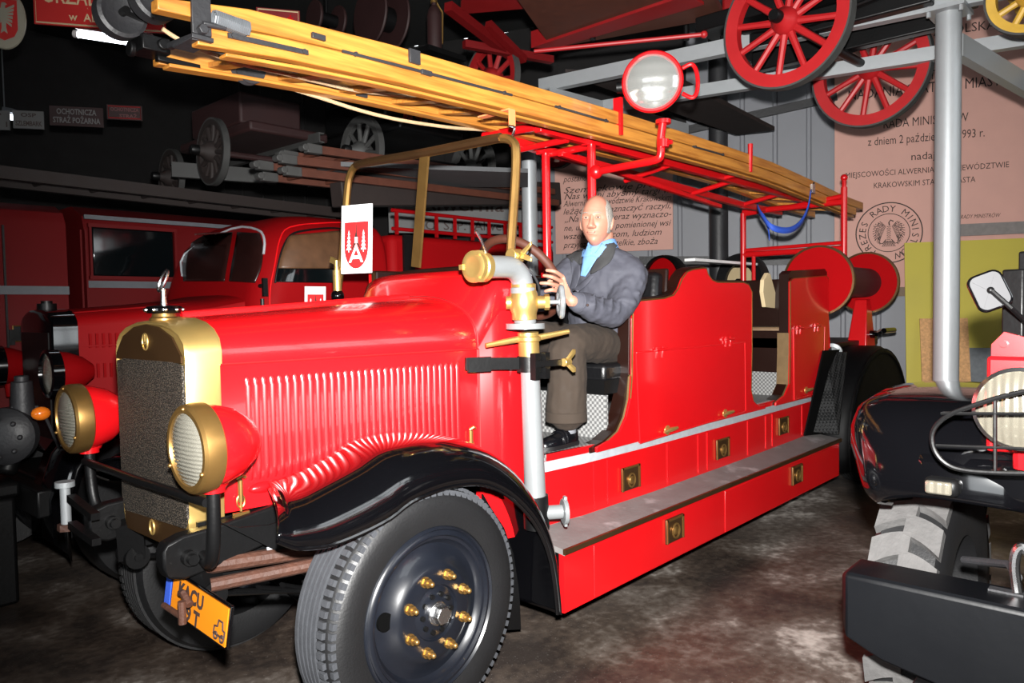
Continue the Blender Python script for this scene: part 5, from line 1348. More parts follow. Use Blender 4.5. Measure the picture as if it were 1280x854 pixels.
line_on('window_trim', [(344, 354), (347, 336), (353, 312), (363, 295), (380, 289), (410, 286), (428, 287)], .007, M['black_rough'], cab)
line_on('door_seam', [(337, 390), (338, 360), (344, 330), (350, 300), (362, 285), (400, 280), (430, 279)], .005, M['red'], cab)
b = MB(); q = at(331, 357, 'y', 1.50); b.cyl(q, q + V((0, .06, 0)), .012, n=8); b.box(q + V((.0, 0, -.01)), (.03, .02, .11)); b.cyl(q + V((-.02, 0, -.08)), q + V((-.02, 0, -.12)), .012, n=8); b.build('door_mirror', M['black_rough'], cab)
# body behind the cab
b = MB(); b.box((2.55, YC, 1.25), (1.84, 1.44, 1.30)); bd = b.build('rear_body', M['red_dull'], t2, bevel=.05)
MB().box((1.78, YC - .73, 1.55), (.10, .02, .70)).build('body_gap', M['black_rough'], bd); MB().box((3.20, YC - .73, 1.5), (.02, .02, .8)).build('body_gap', M['black_rough'], bd)
b = MB()
for z_ in (1.94, 2.07): b.tube([(1.66, YC - .70, z_), (3.45, YC - .70, z_)], .014)
for i in range(10): b.bar((1.70 + i * .19, YC - .70, 1.90), (1.70 + i * .19, YC - .70, 2.07), .02, .02, up=(1, 0, 0))
b.build('roof_rail', M['red_dull'], bd)
# fenders, lamps, wheels
for s in (-1, 1):
    yo = YC + s * .74; yi = YC + s * .40; pts = []
    for a_ in range(190, -31, -20): pts.append((.02 + .58 * math.cos(R(a_)), .33 + .62 * math.sin(R(a_))))
    b = MB(); b.grid([[V((x, yi, z)), V((x, (yi + yo) / 2, z + .015)), V((x + (.02 - x) * .03, yo - s * .06, z - .005)), V((x + (.02 - x) * .10, yo, z - .05)), V((x + (.02 - x) * .14, yo, z - .10))] for x, z in pts]); fd = b.build('front_fender', M['black'], t2, smooth=60); m_ = fd.modifiers.new('thick', 'SOLIDIFY'); m_.thickness = .012
    simple_wheel(t2, (.02, YC + s * .72, .30), .43, .2, s); simple_wheel(t2, (2.8, YC + s * .72, .30), .43, .2, s)
    q = at(66, 467, 'y', YC - .50); q = V((q.x, YC + s * .50, q.z)); ax = (-1, 0, 0)
    b = MB(); b.lathe([(0, -.20), (.04, -.19), (.08, -.14), (.108, -.07), (.118, -.01)], q, ax, 32); b.cyl(q + V((.05, 0, -.10)), q + V((.06, 0, -.19)), .025, n=10); hl = b.build('headlamp', M['red_dull'], t2)
    b = MB(); b.lathe([(.114, -.025), (.126, -.02), (.126, .03), (.108, .036), (.104, .02)], q, ax, 32); b.build('lamp_rim', M['black'], hl)
    b = MB(); b.lathe([(.108, .02), (.06, .03), (0, .034)], q, ax, 32); b.build('lamp_glass', M['lens'], hl)
    b = MB(); q2 = at(51, 517, 'y', YC - .62); q2 = V((q2.x, YC + s * .62, q2.z)); b.ball(q2, (.045, .035, .035), 14); ind = b.build('turn_indicator', M['amber'], t2)
    b = MB(); b.tube([q2 + V((.02, 0, -.02)), q2 + V((.10, s * -.05, -.22)), q2 + V((.2, -s * .1, -.3))], .008, n=8); b.build('indicator_stalk', M['grey_iron'], ind)
b = MB(); b.box((1.6, YC, .42), (4.2, .7, .16)); b.box((-.55, YC, .42), (.08, 1.3, .14)); b.build('chassis_frame', M['black_rough'], t2, bevel=.01)
# portable pump in front of its bumper
pp = thing('portable_pump', 'grimy grey portable pump with round casing standing at the front of the round-cab fire truck', 'pump', (-.9, 2.25, GZ))
q = at(8, 545, 'y', 1.95); b = MB(); b.lathe([(0, -.06), (.12, -.06), (.15, -.03), (.15, .03), (.12, .06), (.06, .08), (0, .08)], q, (-.6, -.8, 0), 28)
for k in range(8): b.ball(q + V((-.05, -.06, 0)) + V((.10 * math.cos(k * PI / 4) * .8, -.10 * math.cos(k * PI / 4) * .6, .10 * math.sin(k * PI / 4))), .014, 8)
b.build('pump_casing', M['grey_iron'], pp)
q = at(28, 500, 'y', 1.95); b = MB(); b.cyl(q + V((0, 0, -.12)), q + V((0, 0, .10)), .06, .05, n=18); b.cyl(q + V((0, 0, .08)), q + V((0, 0, .13)), .035, n=12); b.bar(q + V((-.06, 0, -.05)), q + V((.07, 0, -.06)), .04, .05); b.build('pump_valve', M['grey_iron'], pp, bevel=.006)
q = at(15, 620, 'y', 1.9); b = MB(); b.box((q.x - .12, 1.98, q.z + .04), (.30, .26, .08)); b.box((q.x - .12, 1.98, (q.z + GZ) / 2), (.26, .22, q.z - GZ)); b.cyl((q.x, 2.0, q.z + .1), (q.x + .1, 2.05, q.z + .35), .05, n=12); b.build('pump_base', M['black_rough'], pp, bevel=.02)

# ---- the boxy fire van farther back
YV = 3.25
t3 = thing('fire_van', 'boxy red fire van with wide dark side window behind the round-cab truck', 'fire van', (.9, YV + .8, GZ))
xa = at(105, 275, 'y', YV).x; xb = 2.6
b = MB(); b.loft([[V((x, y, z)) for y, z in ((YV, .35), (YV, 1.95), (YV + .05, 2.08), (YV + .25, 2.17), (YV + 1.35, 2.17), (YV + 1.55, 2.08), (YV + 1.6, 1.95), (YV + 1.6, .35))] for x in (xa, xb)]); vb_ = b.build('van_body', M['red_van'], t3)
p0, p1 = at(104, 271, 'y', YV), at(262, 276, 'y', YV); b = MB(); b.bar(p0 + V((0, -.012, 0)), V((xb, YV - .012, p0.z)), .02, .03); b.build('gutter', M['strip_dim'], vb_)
q0, q1 = at(113, 284, 'y', YV), at(217, 347, 'y', YV)
b = MB(); b.box(((q0.x + q1.x) / 2, YV - .012, (q0.z + q1.z) / 2), (q1.x - q0.x, .02, q0.z - q1.z)); wv = b.build('side_window', M['glass_dark'], vb_, bevel=.02)
b = MB()
for z_ in (q0.z + .012, q1.z - .012): b.box(((q0.x + q1.x) / 2, YV - .018, z_), (q1.x - q0.x + .05, .03, .025))
for x_ in (q0.x - .012, q1.x + .012): b.box((x_, YV - .018, (q0.z + q1.z) / 2), (.016, .03, q0.z - q1.z))
b.build('window_frame', M['red_van'], wv)
z_ = at(160, 356, 'y', YV).z; b = MB(); b.box(((xa + xb) / 2, YV - .01, z_), (xb - xa, .02, .05)); b.build('side_strip', M['strip_dim'], vb_)
for px in (101, 107): 
    x_ = at(px, 330, 'y', YV).x; b = MB(); b.box((x_, YV - .01, 1.5), (.012, .03, .95)); b.build('door_seam', M['red_van'], vb_)
# its nearer neighbour, seen at the edge of the frame
YW = 3.0
t4 = thing('fire_van', 'plain red fire van side with a grey strip beyond the black radiator', 'fire van', (-.9, YW + .7, GZ))
xe = at(84, 330, 'y', YW).x
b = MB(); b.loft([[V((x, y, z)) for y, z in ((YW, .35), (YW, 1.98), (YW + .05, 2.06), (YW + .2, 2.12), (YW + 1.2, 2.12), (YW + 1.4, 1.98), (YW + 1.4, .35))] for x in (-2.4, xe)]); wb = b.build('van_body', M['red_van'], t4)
z_ = at(40, 363, 'y', YW).z; b = MB(); b.box(((-2.4 + xe) / 2, YW - .01, z_), (xe + 2.4, .02, .055)); b.build('side_strip', M['strip_dim'], wb)
x_ = at(5, 330, 'y', YW).x; b = MB(); b.box((x_, YW - .006, 1.2), (.012, .02, 1.5)); b.box((x_ + .02, YW - .015, 1.23), (.03, .03, .10)); b.build('door_seam', M['black_rough'], wb)
q = at(27, 417, 'y', YW); b = MB(); b.box(q, (.10, .02, .10)); lk = b.build('lock_plate', M['black_rough'], wb); b = MB(); b.tube([q + V((a_ * .05, -.014, c_ * .05)) for a_, c_ in ((-1, -1), (1, -1), (1, 1), (-1, 1))], .006, n=6, closed=True); b.build('plate_frame', M['brass_old'], lk)
for root, x_, y0, w_ in ((t3, xa + .7, YV, 1.6), (t3, 2.2, YV, 1.6), (t4, -1.6, YW, 1.4), (t4, xe - .45, YW, 1.4)):
    for s, y_ in ((-1, y0 + .02), (1, y0 + w_ - .02)): simple_wheel(root, (x_, y_, .28), .42, .2, s)
# wooden ladder lying along the van roofs
pz0, pz1 = at(2, 222, 'y', 2.9), at(300, 262, 'y', 2.9)
rl = thing('roof_ladder', 'dim old ladder lying along the roofs of the red vans', 'ladder', ((pz0.x + pz1.x) / 2, 3.1, 2.2))
for y_ in (2.95, 3.30):
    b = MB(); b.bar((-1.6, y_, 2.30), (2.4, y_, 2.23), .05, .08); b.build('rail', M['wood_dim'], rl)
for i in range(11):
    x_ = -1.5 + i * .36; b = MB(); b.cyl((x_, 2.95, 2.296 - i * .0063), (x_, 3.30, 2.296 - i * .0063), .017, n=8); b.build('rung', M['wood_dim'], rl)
# ================================================================ columns and the steel deck overhead
def post(name, label, base, ztop, r, mat, plate=True):
    root = thing(name, label, 'column', base)
    b = MB(); b.cyl(base, (base[0], base[1], ztop), r, n=28); b.build('shaft', mat, root)
    b = MB(); b.box((base[0], base[1], base[2] + .012), (r * 3, r * 3, .024)); b.build('base_plate', mat, root)
    if plate:
        b = MB(); b.box((base[0], base[1], ztop + .012), (r * 3.6, r * 3.0, .024))
        for sx in (-1, 1):
            for sy in (-1, 1): b.cyl((base[0] + sx * r * 1.5, base[1] + sy * r * 1.2, ztop - .03), (base[0] + sx * r * 1.5, base[1] + sy * r * 1.2, ztop + .04), .012, n=6)
        b.build('cap_plate', M['steel'] if False else mat, root)
    return root
c_ = dep(1184, 250, 4.45); CX, CY = c_.x, c_.y; ZB = dep(1186, 21, 4.45).z
post('steel_column', 'silver steel column carrying the overhead beams in front of the pink plaque', V((CX, CY, GZ)), ZB, .069, M['silver'])
bu = V((.20, -.98, 0)).normalized()
def beam(name, label, p0, p1, w, h, mat='silver'):
    b = MB(); d = (V(p1) - V(p0)).normalized(); side = d.cross(V((0, 0, 1))).normalized(); up = V((0, 0, 1)); t = .012
    prof = [(-w / 2, -h / 2), (w / 2, -h / 2), (w / 2, -h / 2 + t), (-w / 2 + t, -h / 2 + t), (-w / 2 + t, h / 2 - t), (w / 2, h / 2 - t), (w / 2, h / 2), (-w / 2, h / 2)]
    if side.dot(CAM - V(p0)) > 0: prof = [(-a, c) for a, c in prof][::-1]
    b.loft([[V(p) + side * a + up * c for a, c in prof] for p in (p0, p1)])
    o = b.build(name, M[mat], smooth=0); return tag(o, label, 'beam')
zb = ZB + .024 + .05
k0, k1 = at(676, 108, 'z', zb), V((CX, CY, zb)); dd = (k1 - k0)
BEAM_A = (k0 - dd * .0, k1 + dd * .5)
beam('steel_beam', 'silver channel beam running over the top of the silver column', BEAM_A[0], BEAM_A[1], .07, .10)
zc = ZB - .02
j0, j1 = at(845, 119, 'z', zc), at(1165, 68, 'z', zc); j2 = j0 + (j1 - j0) * 2.0
beam('steel_beam', 'silver channel beam passing behind the column and the red cart wheels', j0 - (j1 - j0) * .45, j2, .07, .09)
g0, g1 = V((CX + .09, CY - .03, ZB - .17)), at(1290, 112, 'z', ZB - .25); g1 = g0 + (g1 - g0) * 1.9; beam('steel_beam', 'grey diagonal brace reaching from the silver column towards the wall', g0, g1, .06, .13)
b0, b1 = at(684, 117, 'z', zc), at(850, 160, 'z', zc - .02); beam('steel_beam', 'silver channel beam half hidden behind the ladder, running back from the deck edge', b0, b0 + (b1 - b0) * 1.05, .07, .09)
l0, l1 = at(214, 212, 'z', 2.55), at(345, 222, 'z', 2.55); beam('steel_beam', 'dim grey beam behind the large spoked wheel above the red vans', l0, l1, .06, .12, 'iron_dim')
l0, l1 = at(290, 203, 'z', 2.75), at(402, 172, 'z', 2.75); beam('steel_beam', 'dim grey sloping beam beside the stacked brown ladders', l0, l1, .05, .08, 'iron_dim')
q = dep(662, 262, 6.1); post('steel_column', 'slim white column behind the red rack post', V((q.x, q.y, GZ)), 2.55, .062, M['silver'], False)

# ---------------------------------------------------------------- spoked cart wheels and carts
def spoked(parent, c, axis, r, n=12, felloe='red_cart', tyre='iron_dim', rim_w=.075, tw=.07, hubmat='red_cart'):
    c, ax = V(c), V(axis).normalized(); x, y, d = frame_of(ax); h = tw / 2
    b = MB(); b.lathe([(r, -h), (r + .012, -h), (r + .012, h), (r, h)], c, ax, 56, closed=True); ty = b.build('wheel', M[tyre], parent)
    b = MB(); b.lathe([(r - rim_w, -h * .8), (r, -h * .95), (r, h * .95), (r - rim_w, h * .8)], c, ax, 56, closed=True); b.build('felloe', M[felloe], ty)
    for k in range(n):
        t = 2 * PI * (k + .3) / n; rad = x * math.cos(t) + y * math.sin(t)
        b = MB(); b.tube([c + rad * .05, c + rad * (r * .5), c + rad * (r - rim_w * .8)], [.020 + r * .012, .016 + r * .010, .017 + r * .008], n=8); b.build('spoke', M[felloe], ty)
    b = MB(); b.lathe([(0, -.12), (.035, -.12), (.045, -.08), (.075, -.05), (.085, 0), (.075, .05), (.05, .08), (0, .09)], c, ax, 28); b.build('hub', M[hubmat], ty)
    b = MB(); b.lathe([(0, -.17), (.03, -.17), (.038, -.155), (.038, -.11), (0, -.11)], c, ax, 18); b.build('hub_cap', M['black_rough'], ty)
    return ty

AX = V((1, -.06, 0))
wa = dep(983, 27, 4.5); wb_ = at(1088, 86, 'z', wa.z - .02)
ca = thing('hand_cart', 'dark cart on red spoked wheels parked on the steel deck above the hose reel', 'cart', ((wa.x + wb_.x) / 2, wa.y, wa.z - .4))
spoked(ca, wa, AX, .385); spoked(ca, wb_, AX, .40)
b = MB(); b.cyl(wa, wb_, .03, n=12); b.build('axle', M['black_rough'], ca)
mid_ = (wa + wb_) / 2
b = MB(); b.box(mid_ + V((0, .0, .22)), (.9, 1.5, .10)); b.box(mid_ + V((.25, .0, .10)), (.08, 1.3, .14)); b.box(mid_ + V((-.25, .0, .10)), (.08, 1.3, .14)); b.build('cart_bed', M['black_rough'], ca, bevel=.01)
b = MB(); b.box(mid_ + V((0, .0, .45)), (.75, 1.2, .36)); b.build('cart_body', M['red_old'], ca, bevel=.03)
for sx in (-1, 1):
    b = MB(); b.tube([mid_ + V((.35 * sx, -.45, .12)), mid_ + V((.35 * sx, 0, .06)), mid_ + V((.35 * sx, .45, .12))], .03, n=8, flat=.5); b.build('leaf_spring', M['black_rough'], ca)
# red long cart over the ladder
wc = dep(615, 99, 5.6)
cb = thing('fire_cart', 'long red fire cart with plank bed and small spoked wheels above the driver', 'cart', (wc.x + 1.0, wc.y - .4, wc.z - .3))
for x_ in (0, 2.0):
    for y_ in (0, -.95):
        if x_ and y_: pass
        spoked(cb, wc + V((x_, y_ * 0 + (0 if y_ == 0 else .95), 0)), AX, .265, n=10, felloe='red_old', rim_w=.05, tw=.05, hubmat='red_old')
p0, p1 = at(560, 14, 'x', 2.4), at(900, 22, 'x', 2.4)
def slab(name, quad, z, th, mat, parent):
    pts = [at(px, py, 'z', z) for px, py in quad]; b = MB(); b.loft([[p for p in pts], [p + V((0, 0, th)) for p in pts]]); return b.build(name, M[mat], parent, smooth=0)
bz = wc.z + .24
slab('plank_bed', [(690, 60), (905, 22), (870, -40), (640, -10)], bz, .05, 'old_wood', cb)
slab('side_board', [(664, 60), (697, 60), (880, 6), (860, -6)], bz - .02, .12, 'red_old', cb)
b = MB(); b.tube([at(668, 64, 'z', bz - .12), at(880, 43, 'z', bz - .12)], .015); b.ball(at(880, 43, 'z', bz - .12), .026, 10); b.build('draw_bar', M['red_cart'], cb)
b = MB(); b.bar(at(655, 75, 'z', bz - .14), at(610, 30, 'z', bz), .05, .05); b.bar(at(560, 8, 'z', bz), at(640, 70, 'z', bz - .1), .06, .06); b.bar(at(580, 55, 'z', bz - .1), at(690, 75, 'z', bz - .1), .05, .05); b.build('shaft', M['red_van'], cb)
slab('front_board', [(575, 18), (690, 8), (700, -30), (580, -30)], bz + .1, .06, 'red_old', cb)
for px in (741, 858):
    q0, q1 = at(px, 48, 'z', bz - .02), at(px, 0, 'z', bz + .01); b = MB(); b.cyl(at(px, 50, 'y', q0.y), at(px, -20, 'y', q0.y), .022, n=8); b.build('stanchion', M['black_rough'], cb)
# yellow wheel at the corner
wy = dep(1291, -9, 4.1); cy_ = thing('hand_cart', 'cart on yellow spoked wheels at the end of the overhead beam', 'cart', (wy.x, wy.y, wy.z - .3))
spoked(cy_, wy, AX, .215, n=10, felloe='cart_yellow', rim_w=.045, hubmat='cart_yellow'); spoked(cy_, wy + V((1.1, -.07, 0)), AX, .215, n=10, felloe='cart_yellow', rim_w=.045, hubmat='cart_yellow')
b = MB(); b.cyl(wy, wy + V((1.1, -.07, 0)), .025, n=10); b.box(wy + V((.55, -.3, .22)), (.8, 1.0, .1)); b.build('cart_bed', M['cart_yellow'], cy_)
# wheels of the dark carts behind
def cart(name, label, c0, r, length, fel, tyre, bodymat, n=12, second=True, span=(0, 0, 0)):
    c0 = V(c0); root = thing(name, label, 'cart', (c0.x + .5, c0.y + .3, c0.z - r)); spoked(root, c0, AX, r, n=n, felloe=fel, tyre=tyre, rim_w=r * .17, tw=.05, hubmat=fel)
    if second: spoked(root, c0 + V(span), AX, r, n=n, felloe=fel, tyre=tyre, rim_w=r * .17, tw=.05, hubmat=fel)
    b = MB(); b.cyl(c0, c0 + V((1.0, -.06, 0)), .025, n=10); b.box(c0 + V((.5, length / 2 - .3, r * .75)), (.7, length, .08)); b.box(c0 + V((.5, length / 2 - .2, r * .75 + .2)), (.55, length * .7, .25)); b.build('cart_bed', M[bodymat], root, bevel=.02)
    return root
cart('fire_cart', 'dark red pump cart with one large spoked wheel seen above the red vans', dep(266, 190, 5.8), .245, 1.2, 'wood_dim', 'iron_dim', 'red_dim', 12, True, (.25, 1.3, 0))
cart('fire_cart', 'dark cart with thick grey spokes above the stacked brown ladders', dep(452, 190, 6.0), .27, 1.2, 'iron_dim', 'iron_dim', 'black_rough', 10, True, (1.15, -.10, 0))
# floor plates of the deck
def deck(label, quad, z):
    pts = [at(px, py, 'z', z) for px, py in quad]; b = MB(); b.loft([pts, [p + V((0, 0, .03)) for p in pts]]); return tag(b.build('deck_plate', M['plate_dim'], smooth=0), label, 'deck')
deck('grey deck plates under the dark cart wheels behind the windshield', [(385, 234), (660, 234), (660, 216), (400, 207)], 2.32)
b = MB(); dk = [V(p) for p in ((2.95, .98, ZB + .13), (3.75, .45, ZB + .13), (6.0, .60, ZB + .13), (5.9, .98, ZB + .13))]
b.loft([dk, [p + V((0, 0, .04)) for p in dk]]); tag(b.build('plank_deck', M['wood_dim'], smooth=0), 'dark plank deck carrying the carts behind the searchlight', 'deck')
# stacked brown ladders on the deck edge
for i, (lab, pts) in enumerate((('uppermost of the stacked brown ladders behind the windshield', ((388, 186), (640, 222))), ('middle one of the stacked brown ladders behind the windshield', ((356, 199), (660, 236))), ('lowest of the stacked brown ladders behind the windshield', ((362, 214), (665, 250))))):
    p0, p1 = at(*pts[0], 'y', 1.55), at(*pts[1], 'y', 1.55); root = thing('wooden_ladder', lab, 'ladder', (p0 + p1) / 2, 'stacked brown ladders')
    p1 = p0 + (p1 - p0) * 1.15
    for dy in (0, .28):
        b = MB(); b.bar(p0 + V((0, dy, 0)), p1 + V((0, dy, 0)), .04, .052); b.build('rail', M['old_wood'], root, bevel=.004)
        b = MB(); b.box(p0 + V((.02, dy - .0, 0)), (.11, .05, .058)); b.cyl(p0 + V((-.05, dy - .03, .0)), p0 + V((-.05, dy + .03, 0)), .022, n=12); b.build('end_iron', M['iron_dim'], root, bevel=.004)
    for k in range(9):
        c = p0.lerp(p1, (k + .5) / 9); b = MB(); b.cyl(c, c + V((0, .28, 0)), .014, n=8); b.build('rung', M['old_wood'], root)
# long dark timber under them
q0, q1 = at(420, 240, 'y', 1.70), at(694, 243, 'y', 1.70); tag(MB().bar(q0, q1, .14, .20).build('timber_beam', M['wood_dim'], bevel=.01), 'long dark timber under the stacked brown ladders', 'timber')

# ---------------------------------------------------------------- signs and lamps in the dark corner
M['paper_dim'] = material('shaded_white_board', (.10, .10, .10), .7)  # white darkened; shade of the corner put into the colour
M['cream_dim'] = material('shaded_cream_enamel', (.28, .26, .20), .5)  # cream lowered the same way, corner shade in the colour
M['pink_dim'] = material('shaded_pink_lettering', (.09, .028, .028), .7)  # pink darkened too, holding the shade of the unlit corner
SU = V((.85, -.53, 0)).normalized(); SV = V((0, 0, 1)); SNn = SU.cross(SV)
def sign(label, px0, py0, px1, py1, d, mat, lines, inkmat, border=None, u=SU):
    c = dep((px0 + px1) / 2, (py0 + py1) / 2, d); n = u.cross(SV)
    w_ = (dep(px1, py0, d) - dep(px0, py0, d)).length; h_ = (dep(px0, py1, d) - dep(px0, py0, d)).length
    root = thing('sign_board', label, 'sign', c - SV * h_ / 2); m = Matrix((u, SV, n)).transposed()
    b = MB(); b.box(c, (w_, h_, .015), m); b.build('panel', M[mat], root)
    if border:
        b = MB(); P = [c + u * (a_ * (w_ / 2 - .012)) + SV * (q_ * (h_ / 2 - .012)) + n * .009 for a_, q_ in ((-1, -1), (1, -1), (1, 1), (-1, 1))]
        b.tube(P, .006, n=6, closed=True); b.build('border', M[border], root)
    b = MB()
    for txt, fx, fy, sz, wd_ in lines: b.text(txt, c + u * (fx * w_) + SV * (fy * h_) + n * .0085, u, SV, sz * h_, bold=.004 * sz, width=(wd_ * w_ if wd_ else None))
    b.build('sign_lettering', M[inkmat], root, smooth=0); return root
sign('red enamel sign hanging above the lit tube lamp', 52, -26, 200, 36, 5.0, 'sign_red', [('URZĄD GMINY', .0, -.06, .42, .86), ('w  ALWERNI', .0, -.38, .22, .48)], 'cream', 'cream')
sign('small white lettered board beyond the black radiator', 19, 139, 53, 161, 6.4, 'paper_dim', [('OSP', 0, .16, .3, .5), ('SZLEMBARK', 0, -.34, .38, .86)], 'ink')
sign('small white lettered board at the frame edge beside another', -26, 138, 10, 162, 6.4, 'paper_dim', [('OSP', 0, .16, .3, .5), ('1', .4, -.34, .38, None)], 'ink')
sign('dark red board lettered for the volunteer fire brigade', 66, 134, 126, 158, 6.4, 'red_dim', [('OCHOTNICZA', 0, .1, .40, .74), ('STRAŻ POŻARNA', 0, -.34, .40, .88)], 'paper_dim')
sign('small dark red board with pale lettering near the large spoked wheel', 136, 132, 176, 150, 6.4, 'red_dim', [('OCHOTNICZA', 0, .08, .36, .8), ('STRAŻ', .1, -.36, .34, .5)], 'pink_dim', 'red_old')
sign('red framed board behind the ladder near the hanging red discs', 322, 12, 374, 40, 5.6, 'red_old', [('STRAŻ', 0, -.2, .5, .7)], 'red', 'cream')
sign('pale lettered banner behind the roof rail of the round-cab fire truck', 486, 238, 664, 292, 7.6, 'paper_dim', [('Alwernia', .02, .02, .42, .60), ('O. S. P.  Alwernia', .1, -.42, .30, .70)], 'ink')
c = dep(6, 24, 4.8); root = thing('crest_sign', 'oval white crest sign with a white eagle on a red shield', 'sign', c - SV * .2)
b = MB(); m = Matrix((SU, SV, SNn)).transposed(); b.bm.verts.ensure_lookup_table(); b.lathe([(0, 0), (.97, 0), (1, .02), (.97, .04), (0, .04)], (0, 0, 0), (0, 0, 1), 40)
bmesh.ops.transform(b.bm, matrix=Matrix.Translation(c) @ m.to_4x4() @ Matrix.Diagonal((.125, .195, .5, 1)), verts=list(b.bm.verts)); b.build('plate', M['cream_dim'], root)
def CP(x, y, t): return c + SU * (x * .125) + SV * (y * .195) + SNn * t
b = MB(); b.poly([CP(*q, .0215) for q in [(-.62, .60), (.62, .60), (.62, -.35), (.45, -.58), (0, -.72), (-.45, -.58), (-.62, -.35)]]); b.build('shield', M['sign_red'], root, smooth=0)
b = MB()
for s in (-1, 1):
    for k in range(6): b.poly([CP(s * .08, .30 - .07 * k, .0225), CP(s * (.50 - .03 * k), .46 - .13 * k, .0225), CP(s * (.50 - .03 * k), .37 - .13 * k, .0225), CP(s * .08, .22 - .07 * k, .0225)])
b.poly([CP(x, y, .0227) for x, y in [(-.10, .36), (-.06, .50), (.10, .50), (.18, .44), (.08, .40), (.12, .2), (.10, -.3), (.16, -.5), (0, -.42), (-.16, -.5), (-.10, -.3)]]); b.build('eagle', M['cream_dim'], root, smooth=0)
p0, p1 = dep(98, 43, 5.3), dep(184, 56, 5.3); p1 = p0 + (p1 - p0).normalized() * 1.1 * (p1 - p0).length
root = thing('tube_lamp', 'lit fluorescent tube lamp hanging under the red enamel sign', 'lamp', (p0 + p1) / 2)
b = MB(); b.cyl(p0, p1, .022, n=14); b.build('tube', M['tube_light'], root)
b = MB(); d = (p1 - p0).normalized(); b.cyl(p0 - d * .03, p0, .026, n=14); b.cyl(p1, p1 + d * .03, .026, n=14); b.bar(p0 + V((0, 0, .05)), p1 + V((0, 0, .05)), .07, .04); b.cyl(p0.lerp(p1, .3) + V((0, 0, .05)), V((p0.lerp(p1, .3).x, p0.lerp(p1, .3).y, HZ)), .006, n=6); b.cyl(p0.lerp(p1, .8) + V((0, 0, .05)), V((p0.lerp(p1, .8).x, p0.lerp(p1, .8).y, HZ)), .006, n=6); b.build('lamp_housing', M['white'], root)
p0, p1 = dep(6, 145, 7.2), dep(18, 147, 7.2)
root = thing('tube_lamp', 'far lit tube lamp, a short bright dash between the small white boards', 'lamp', p0)
b = MB(); b.cyl(p0, p1, .028, n=12); b.build('tube', M['tube_light'], root); b = MB(); b.bar(p0 + V((0, 0, .06)), p1 + V((0, 0, .06)), .07, .04); b.cyl(p0 + V((0, 0, .06)), V((p0.x, p0.y, HZ)), .006, n=6); b.build('lamp_housing', M['galv'], root)
# red fire gear hanging at the back: discs, extinguisher
for lab, px, py, d_, r_ in (('large dim red disc hanging behind the ladder', 477, 22, 6.2, .25), ('dim red disc hanging beside the red framed board', 408, 24, 6.2, .13)):
    c = dep(px, py, d_); root = thing('hose_reel', lab, 'reel', c - V((0, 0, r_)))
    for s in (-1, 1):
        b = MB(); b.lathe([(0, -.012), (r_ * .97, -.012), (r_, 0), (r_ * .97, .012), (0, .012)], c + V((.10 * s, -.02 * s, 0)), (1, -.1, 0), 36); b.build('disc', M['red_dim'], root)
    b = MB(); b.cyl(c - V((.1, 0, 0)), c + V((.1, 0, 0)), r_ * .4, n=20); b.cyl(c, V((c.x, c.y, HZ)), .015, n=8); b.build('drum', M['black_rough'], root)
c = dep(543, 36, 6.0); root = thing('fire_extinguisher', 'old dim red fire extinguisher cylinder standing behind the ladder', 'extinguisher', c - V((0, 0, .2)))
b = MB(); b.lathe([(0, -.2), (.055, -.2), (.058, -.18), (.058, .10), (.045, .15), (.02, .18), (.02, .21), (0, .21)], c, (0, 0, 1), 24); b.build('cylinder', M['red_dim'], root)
b = MB(); b.cyl(c + V((0, 0, .20)), c + V((0, 0, .24)), .028, n=12); b.tube([c + V((.02, 0, .22)), c + V((.09, 0, .15)), c + V((.08, 0, -.1))], .010); b.build('valve', M['brass_old'], root)
b = MB(); b.box(c - V((0, 0, .225)), (.4, .3, .04)); tag(b.build('shelf_board', M['black_rough']), 'dark shelf board under the old red extinguisher', 'shelf')

# ---------------------------------------------------------------- the off-road fire truck at the lower corner
ft = thing('fire_truck', 'black fendered red off-road fire truck with wire-guarded headlamp, cut by the frame edge', 'fire truck', (1.4, -2.75, GZ))
# bumper
yb0 = -1.905; b = MB()
rg = []
for y, z0, z1, xf in ((yb0, .44, .562, .53), (yb0 - .02, .385, .575, .50), (yb0 - .12, .345, .578, .495), (-2.3, .30, .58, .49), (-2.9, .30, .58, .49), (-3.45, .345, .578, .495), (-3.57, .44, .562, .53)):
    rg.append([V((xf, y, z0)), V((xf, y, z1 - .01)), V((xf + .012, y, z1)), V((xf + .16, y, z1)), V((xf + .16, y, z0))])
b.loft(rg); bp_ = b.build('bumper', M['black_semi'], ft, bevel=.006)
q = at(1225, 705, 'x', .66); b = MB(); b.tube(smooth_path([at(1272, 740, 'x', .60), at(1268, 710, 'x', .60), at(1271, 690, 'x', .60), at(1280, 684, 'x', .60), at(1290, 700, 'x', .60)], 5), .013); b.build('tow_hook', M['steel'], ft)
b = MB(); b.box(at(1210, 738, 'x', .60), (.05, .06, .012)); b.box(at(1258, 741, 'x', .60), (.03, .08, .012)); b.tube([at(1205, 700, 'x', .9), at(1225, 702, 'x', .85), at(1262, 706, 'x', .75), at(1272, 722, 'x', .66)], .012); b.build('bumper_bracket', M['grey_iron'], ft)
b = MB(); b.box((.53, -2.75, .25), (.06, 1.3, .12)); b.build('lower_bar', M['black_rough'], ft, bevel=.01)
